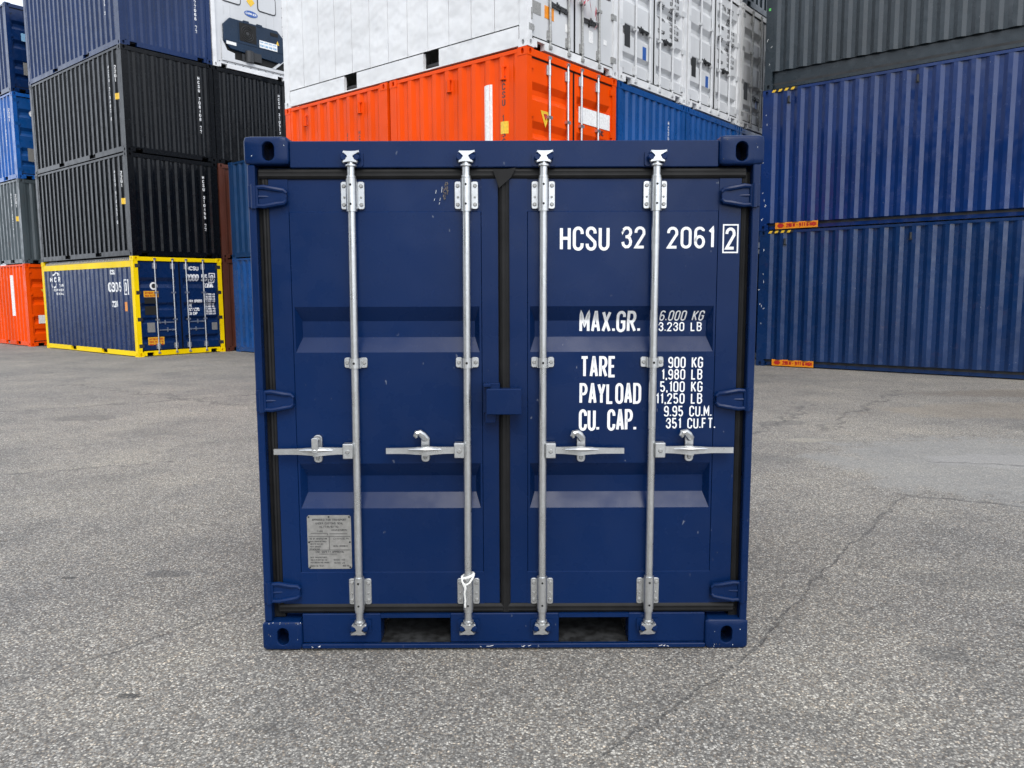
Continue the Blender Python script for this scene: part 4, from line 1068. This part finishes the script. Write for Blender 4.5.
BX = [(DL, -.652, .006), (DL, -.165, .004), (DR, .165, .002), (DR, .643, .002)]
for d, x, l in BX: lock_bar(d, x, l)

def lever(par, xr, xe, hookx, z=.9225, kind=0):
    dr = -1 if xe < xr else 1
    bm = NB()
    prism(bm, rrect(*sorted((xr+dr*.012, xr+dr*.056)), z-.032, z+.034, .004), YR-.030, YR+.014, 0, .003)
    bolt(bm, xr+dr*.034, z, YR-.030, .010, 1)
    # lever: thick by the hub, bowed over the keeper, flat grip at the end
    N = 28; up_, lo_ = [], []
    for k in range(N+1):
        t = k/N; x = xr+dr*.05+(xe-xr-dr*.05)*t
        dh = abs(x-hookx); bow = .006*math.exp(-(dh/.06)**2)
        hh_ = .0145 if t < .4 else .0125
        sag = -.002*t
        yy = YR-.012-.016*math.exp(-(dh/.055)**2)-.004*(t > .55)
        up_.append((x, yy, z+sag+hh_+bow)); lo_.append((x, yy, z+sag-hh_-bow*.6))
    Vf = [[bm.verts.new(p) for p in r] for r in (up_, lo_)]; Vb = [[bm.verts.new((p[0], p[1]+.011, p[2])) for p in r] for r in (up_, lo_)]
    for k in range(N):
        bm.faces.new((Vf[0][k], Vf[0][k+1], Vf[1][k+1], Vf[1][k])); bm.faces.new((Vb[0][k+1], Vb[0][k], Vb[1][k], Vb[1][k+1]))
        bm.faces.new((Vf[0][k+1], Vf[0][k], Vb[0][k], Vb[0][k+1])); bm.faces.new((Vf[1][k], Vf[1][k+1], Vb[1][k+1], Vb[1][k]))
    for k in (0, N): bm.faces.new((Vf[0][k], Vf[1][k], Vb[1][k], Vb[0][k]))
    # pressed ridge across the bow
    tube(bm, [(hookx-.072, YR-.018, z+.004), (hookx-.04, YR-.030, z+.008), (hookx, YR-.037, z+.009), (hookx+.04, YR-.030, z+.008), (hookx+.072, YR-.018, z+.004)], [.003, .007, .009, .007, .003], 8)
    build('handle', bm, [GV, MAT['bolt']], par)
    bm = NB()
    prism(bm, rrect(hookx-.0185, hookx+.0185, z-.057, z+.066 if kind == 0 else z+.060, .015), .010, .0265, 0, .002)
    bolt(bm, hookx, z-.036, .009, .0095, 1); bolt(bm, hookx, z+.046, .009, .0095, 1)
    box(bm, hookx-.013, hookx+.013, -.028, .0095, z-.024, z-.016, .001)
    if kind == 0:
        prism(bm, rrect(hookx-.013, hookx+.015, z-.004, z+.064, .010), -.048, -.038, 0, .002)
    else:            # swung-up latch curling over to one side
        tube(bm, [(hookx+.004, .002, z+.048), (hookx-.008, -.006, z+.066), (hookx-.022, -.010, z+.078), (hookx-.034, -.012, z+.076), (hookx-.040, -.012, z+.064), (hookx-.034, -.012, z+.056)], [.0165, .0165, .015, .014, .011, .007], 10)
        prism(bm, [(hookx-.030, z+.076), (hookx-.016, z+.076), (hookx-.012, z+.086), (hookx-.020, z+.082)], -.016, -.006)
    build('handle_keeper', bm, [GV, MAT['bolt']], par)
lever(DL, -.652, -1.012, -.826, .921, 0); lever(DL, -.166, -.521, -.352, .923, 1)
lever(DR, .165, .521, .335, .921, 1); lever(DR, .643, .999, .812, .922, 1)

# --- hinges: tapering blade with turned edges
for d, s in ((DL, -1), (DR, 1)):
    for z in (2.016, 1.141, .272):
        bm = NB(); X = lambda a: s*a
        prof = [(1.050, .038), (1.020, .040), (.965, .030), (.938, .026), (.926, .014)]
        poly = [(X(a), z+b) for a, b in prof]+[(X(a), z-b) for a, b in prof[::-1]]
        prism(bm, poly, .006, .0285, 0, .003)
        for q in (1, -1):
            pts = [(X(a), .004 if a > .95 else .010, z+q*b) for a, b in prof]
            tube(bm, pts, [.009, .0105, .0105, .010, .008], 8)
        tube(bm, [(X(1.048), .006, z), (X(1.02), .008, z), (X(.985), .012, z)], [.006, .006, .003], 8)
        tube(bm, [(X(1.052), .004, z-.046), (X(1.052), .004, z+.046)], .010, 10)
        build('hinge', bm, NV, d)

# --- padlock box over the middle seal
bm = NB()
box(bm, -.092, -.022, -.020, .0295, 1.088, 1.218, .002)
box(bm, -.092, -.060, -.048, -.0205, 1.205, 1.218, .002)
box(bm, -.080, .072, -.075, -.021, 1.088, 1.200, .004)
box(bm, -.021, .070, -.0205, .006, 1.09, 1.196, .002)
box(bm, -.086, -.040, -.030, .0295, 1.045, 1.0875, .003)
build('lock_box', bm, NV, F)
# --- data plate
bm = NB()
prism(bm, [(-.883, .372), (-.700, .372), (-.693, .379), (-.693, .612), (-.700, .620), (-.883, .620), (-.890, .612), (-.890, .379)], .0295, .0325)
box(bm, -.896, -.686, .0328, .0338, .366, .626, mi=2)
xp = lambda s, z, k: (s, .0291-k, z)
PL = [('APPROVED FOR TRANSPORT', -.868, .598, .155, .010), ('UNDER CUSTOMS SEAL', -.852, .582, .125, .010), ('NL/TIR/8/110', -.835, .566, .085, .010), ('TYPE', -.848, .546, .03, .008), ('MANUFACTURERS', -.782, .552, .07, .008),
      ('NO. OF MANUFACTURE', -.880, .512, .08, .008), ('DATE MANUFACTURED', -.880, .500, .075, .007), ('IDENTIFICATION', -.880, .488, .06, .007), ('MAX GROSS', -.880, .476, .05, .007), ('STACKING', -.880, .464, .045, .007), ('OWNER', -.775, .512, .07, .008), ('HCSU 3220612', -.775, .478, .065, .008),
      ('CSC SAFETY APPROVAL', -.855, .450, .13, .010), ('DATE MANUFACTURED', -.880, .426, .075, .007), ('IDENTIFICATION NO', -.880, .414, .075, .007), ('MAX OPERATING GROSS', -.880, .402, .085, .007), ('RACKING TEST', -.880, .386, .06, .007), ('6000 KG', -.775, .414, .05, .008), ('13230 LB', -.775, .400, .05, .008), ('900 KG', -.735, .386, .03, .008)]
for s, x, z, w, h in PL: text(bm, s, x, z-.004, h, xp, t=.2, width=w, mi=1, step=.5)
for i, (a, b) in enumerate((((-.875, .537), (-.80, .537)), ((-.80, .537), (-.80, .528)), ((-.885, .522), (-.698, .522)), ((-.792, .522), (-.792, .462)), ((-.885, .460), (-.698, .460)), ((-.79, .535), (-.71, .535)), ((-.84, .441), (-.76, .441)))):
    strokes(bm, [a, b], .0022, xp, .5, 1, .0003+i*.0001)
for x, z in ((-.882, .612), (-.792, .613), (-.701, .612), (-.883, .496), (-.700, .496), (-.882, .379), (-.701, .379)): tube(bm, [(x, .030, z), (x, .0275, z)], .0042, 8, 2)
build('data_plate', bm, [MAT['plate_grey'], MAT['plate_ink'], MAT['dark_plate']], DL, False)
# --- lettering on the right door
def xd(s, z, k):
    if .098 < s < .922: return (s, YP-.0012-k+(trough_depth(z, TR, TD, TSL) if .11 < s < .91 else 0), z)
    return (s, YD-.0012-k, z)
def T_(bm): return lambda s, x0, x1, z0, z1, t=.128, **k: text(bm, s, x0+.007, z0, z1-z0, xd, t=t, width=x1-x0, gap=.30, step=.008, **k)
def ft1(bm):
    T = T_(bm)
    T('HCSU', .232, .446, 1.787, 1.890); T('32', .497, .600, 1.796, 1.890)
    T('2061', .694, .899, 1.795, 1.888)
def ft2(bm):
    T = T_(bm); T('2', .945, .988, 1.790, 1.884, .13)
    strokes(bm, [(.943, 1.778), (.943, 1.895), (1.005, 1.895), (1.005, 1.778), (.943, 1.778)], .006, xd, .01)
def ft3(bm):
    T = T_(bm)
    T('MAX.GR.', .322, .590, 1.433, 1.528)
def ft4(bm):
    T = T_(bm)
    T('6.000 KG', .672, .866, 1.483, 1.529 , .125, shear=.12); T('13.230 LB', .652, .862, 1.437, 1.477, .135)
def ft5(bm):
    T = T_(bm)
    T('TARE', .324, .484, 1.237, 1.331); T('PAYLOAD', .321, .593, 1.119, 1.212); T('CU. CAP.', .319, .573, .999, 1.096)
def ft6(bm):
    T = T_(bm)
    T('900 KG', .709, .862, 1.277, 1.327, .128); T('1,980 LB', .680, .860, 1.226, 1.273, .128)
    T('5,100 KG', .675, .862, 1.171, 1.219, .128); T('11,250 LB', .657, .862, 1.119, 1.166, .128)
    T('9.95 CU.M.', .694, .905, 1.062, 1.110, .128); T('351 CU.FT.', .704, .922, 1.008, 1.056, .128)
letters(DR, MAT['lettering'], ft1, ft2, ft3, ft4, ft5, ft6)
# --- scuffs on the paint
bm = NB(); rs = random.Random(5)
xs_ = lambda s, z, k: (s, YD-.0008-k, z)
for k in range(46):
    a = rs.uniform(0, 2*math.pi); q = rs.random()**.5
    x = -.250+.010*q*math.cos(a)+.004*math.sin(a); z = 2.040+.036*q*math.sin(a)
    strokes(bm, [(x, z), (x+rs.uniform(-.003, .003), z+rs.uniform(.002, .006))], .003, xs_, .5, 0, k*.00002)
for x, z, l in ((-.293, 2.03, .02), (-.300, 2.0, .012), (-.276, 2.00, .015), (-.268, 2.035, .03), (-.279, 1.985, .01)):
    strokes(bm, [(x, z), (x+.003, z+l*.8)], .0014, xs_, .5, 1)
build('paint_scuff', bm, [MAT['scuff'], MAT['label_white']], DL, False)
bm = NB()
for k in range(44):
    cx_, cz_, w_, h2 = rs.choice(((-1.0, 2.207, .075, .045), (1.0, 2.203, .075, .045), (-1.01, .07, .075, .05), (1.0, .07, .08, .055), (1.0, .02, .08, .008), (-1.0, .128, .08, .003)))
    x, z = cx_+rs.uniform(-w_, w_), cz_+rs.uniform(-h2, h2)
    if math.hypot((x-cx_)/.04, (z-cz_)/.055) < 1.1 and h2 > .01: continue
    strokes(bm, [(x, z), (x+rs.uniform(-.003, .003), z+rs.uniform(.001, .005))], rs.uniform(.0012, .0026), lambda s, z, k: (s, -.0006-k, z), .5, k % 2, k*.00001)
for k in range(14):
    x = rs.choice((-.85, -.80, .62, .70, -.1, .08))+rs.uniform(-.03, .03); strokes(bm, [(x, .020), (x+rs.uniform(.004, .018), .020+rs.uniform(-.004, .006))], .0022, lambda s, z, k: (s, -.0048-k, z), .5, 1, k*.00001)
build('paint_scuff', bm, [MAT['scuff'], MAT['label_white']], F, False)
# --- cord knotted on one bar (a thing of its own)
bm = NB(); bx_ = FX-.165-.0075; zc = .352
loop = [(bx_+.026*math.cos(R(t)), FY+YR-.026*math.sin(R(t)), zc+.008*math.cos(R(t*1.0))) for t in range(0, 361, 20)]
tube(bm, loop, .0062, 8, caps=False)
tube(bm, [(bx_-.026, FY+YR-.012, zc), (bx_-.024, FY+YR-.028, zc-.018), (bx_-.012, FY+YR-.036, zc-.032), (bx_+.008, FY+YR-.036, zc-.022), (bx_+.022, FY+YR-.024, zc-.004), (bx_+.027, FY+YR-.010, zc+.006)], .0046, 8)
tube(bm, [(bx_-.016, FY+YR-.040, zc-.022), (bx_-.010, FY+YR-.042, zc-.040), (bx_-.014, FY+YR-.034, zc-.07), (bx_-.011, FY+YR-.031, zc-.10), (bx_-.013, FY+YR-.030, zc-.135)], [.0075, .0065, .0045, .0045, .004], 8)
cd = build('cord', bm, MAT['cord']); cd['label'] = 'white cord knotted round the foot of a silver locking bar on the small container'; cd['category'] = 'cord'
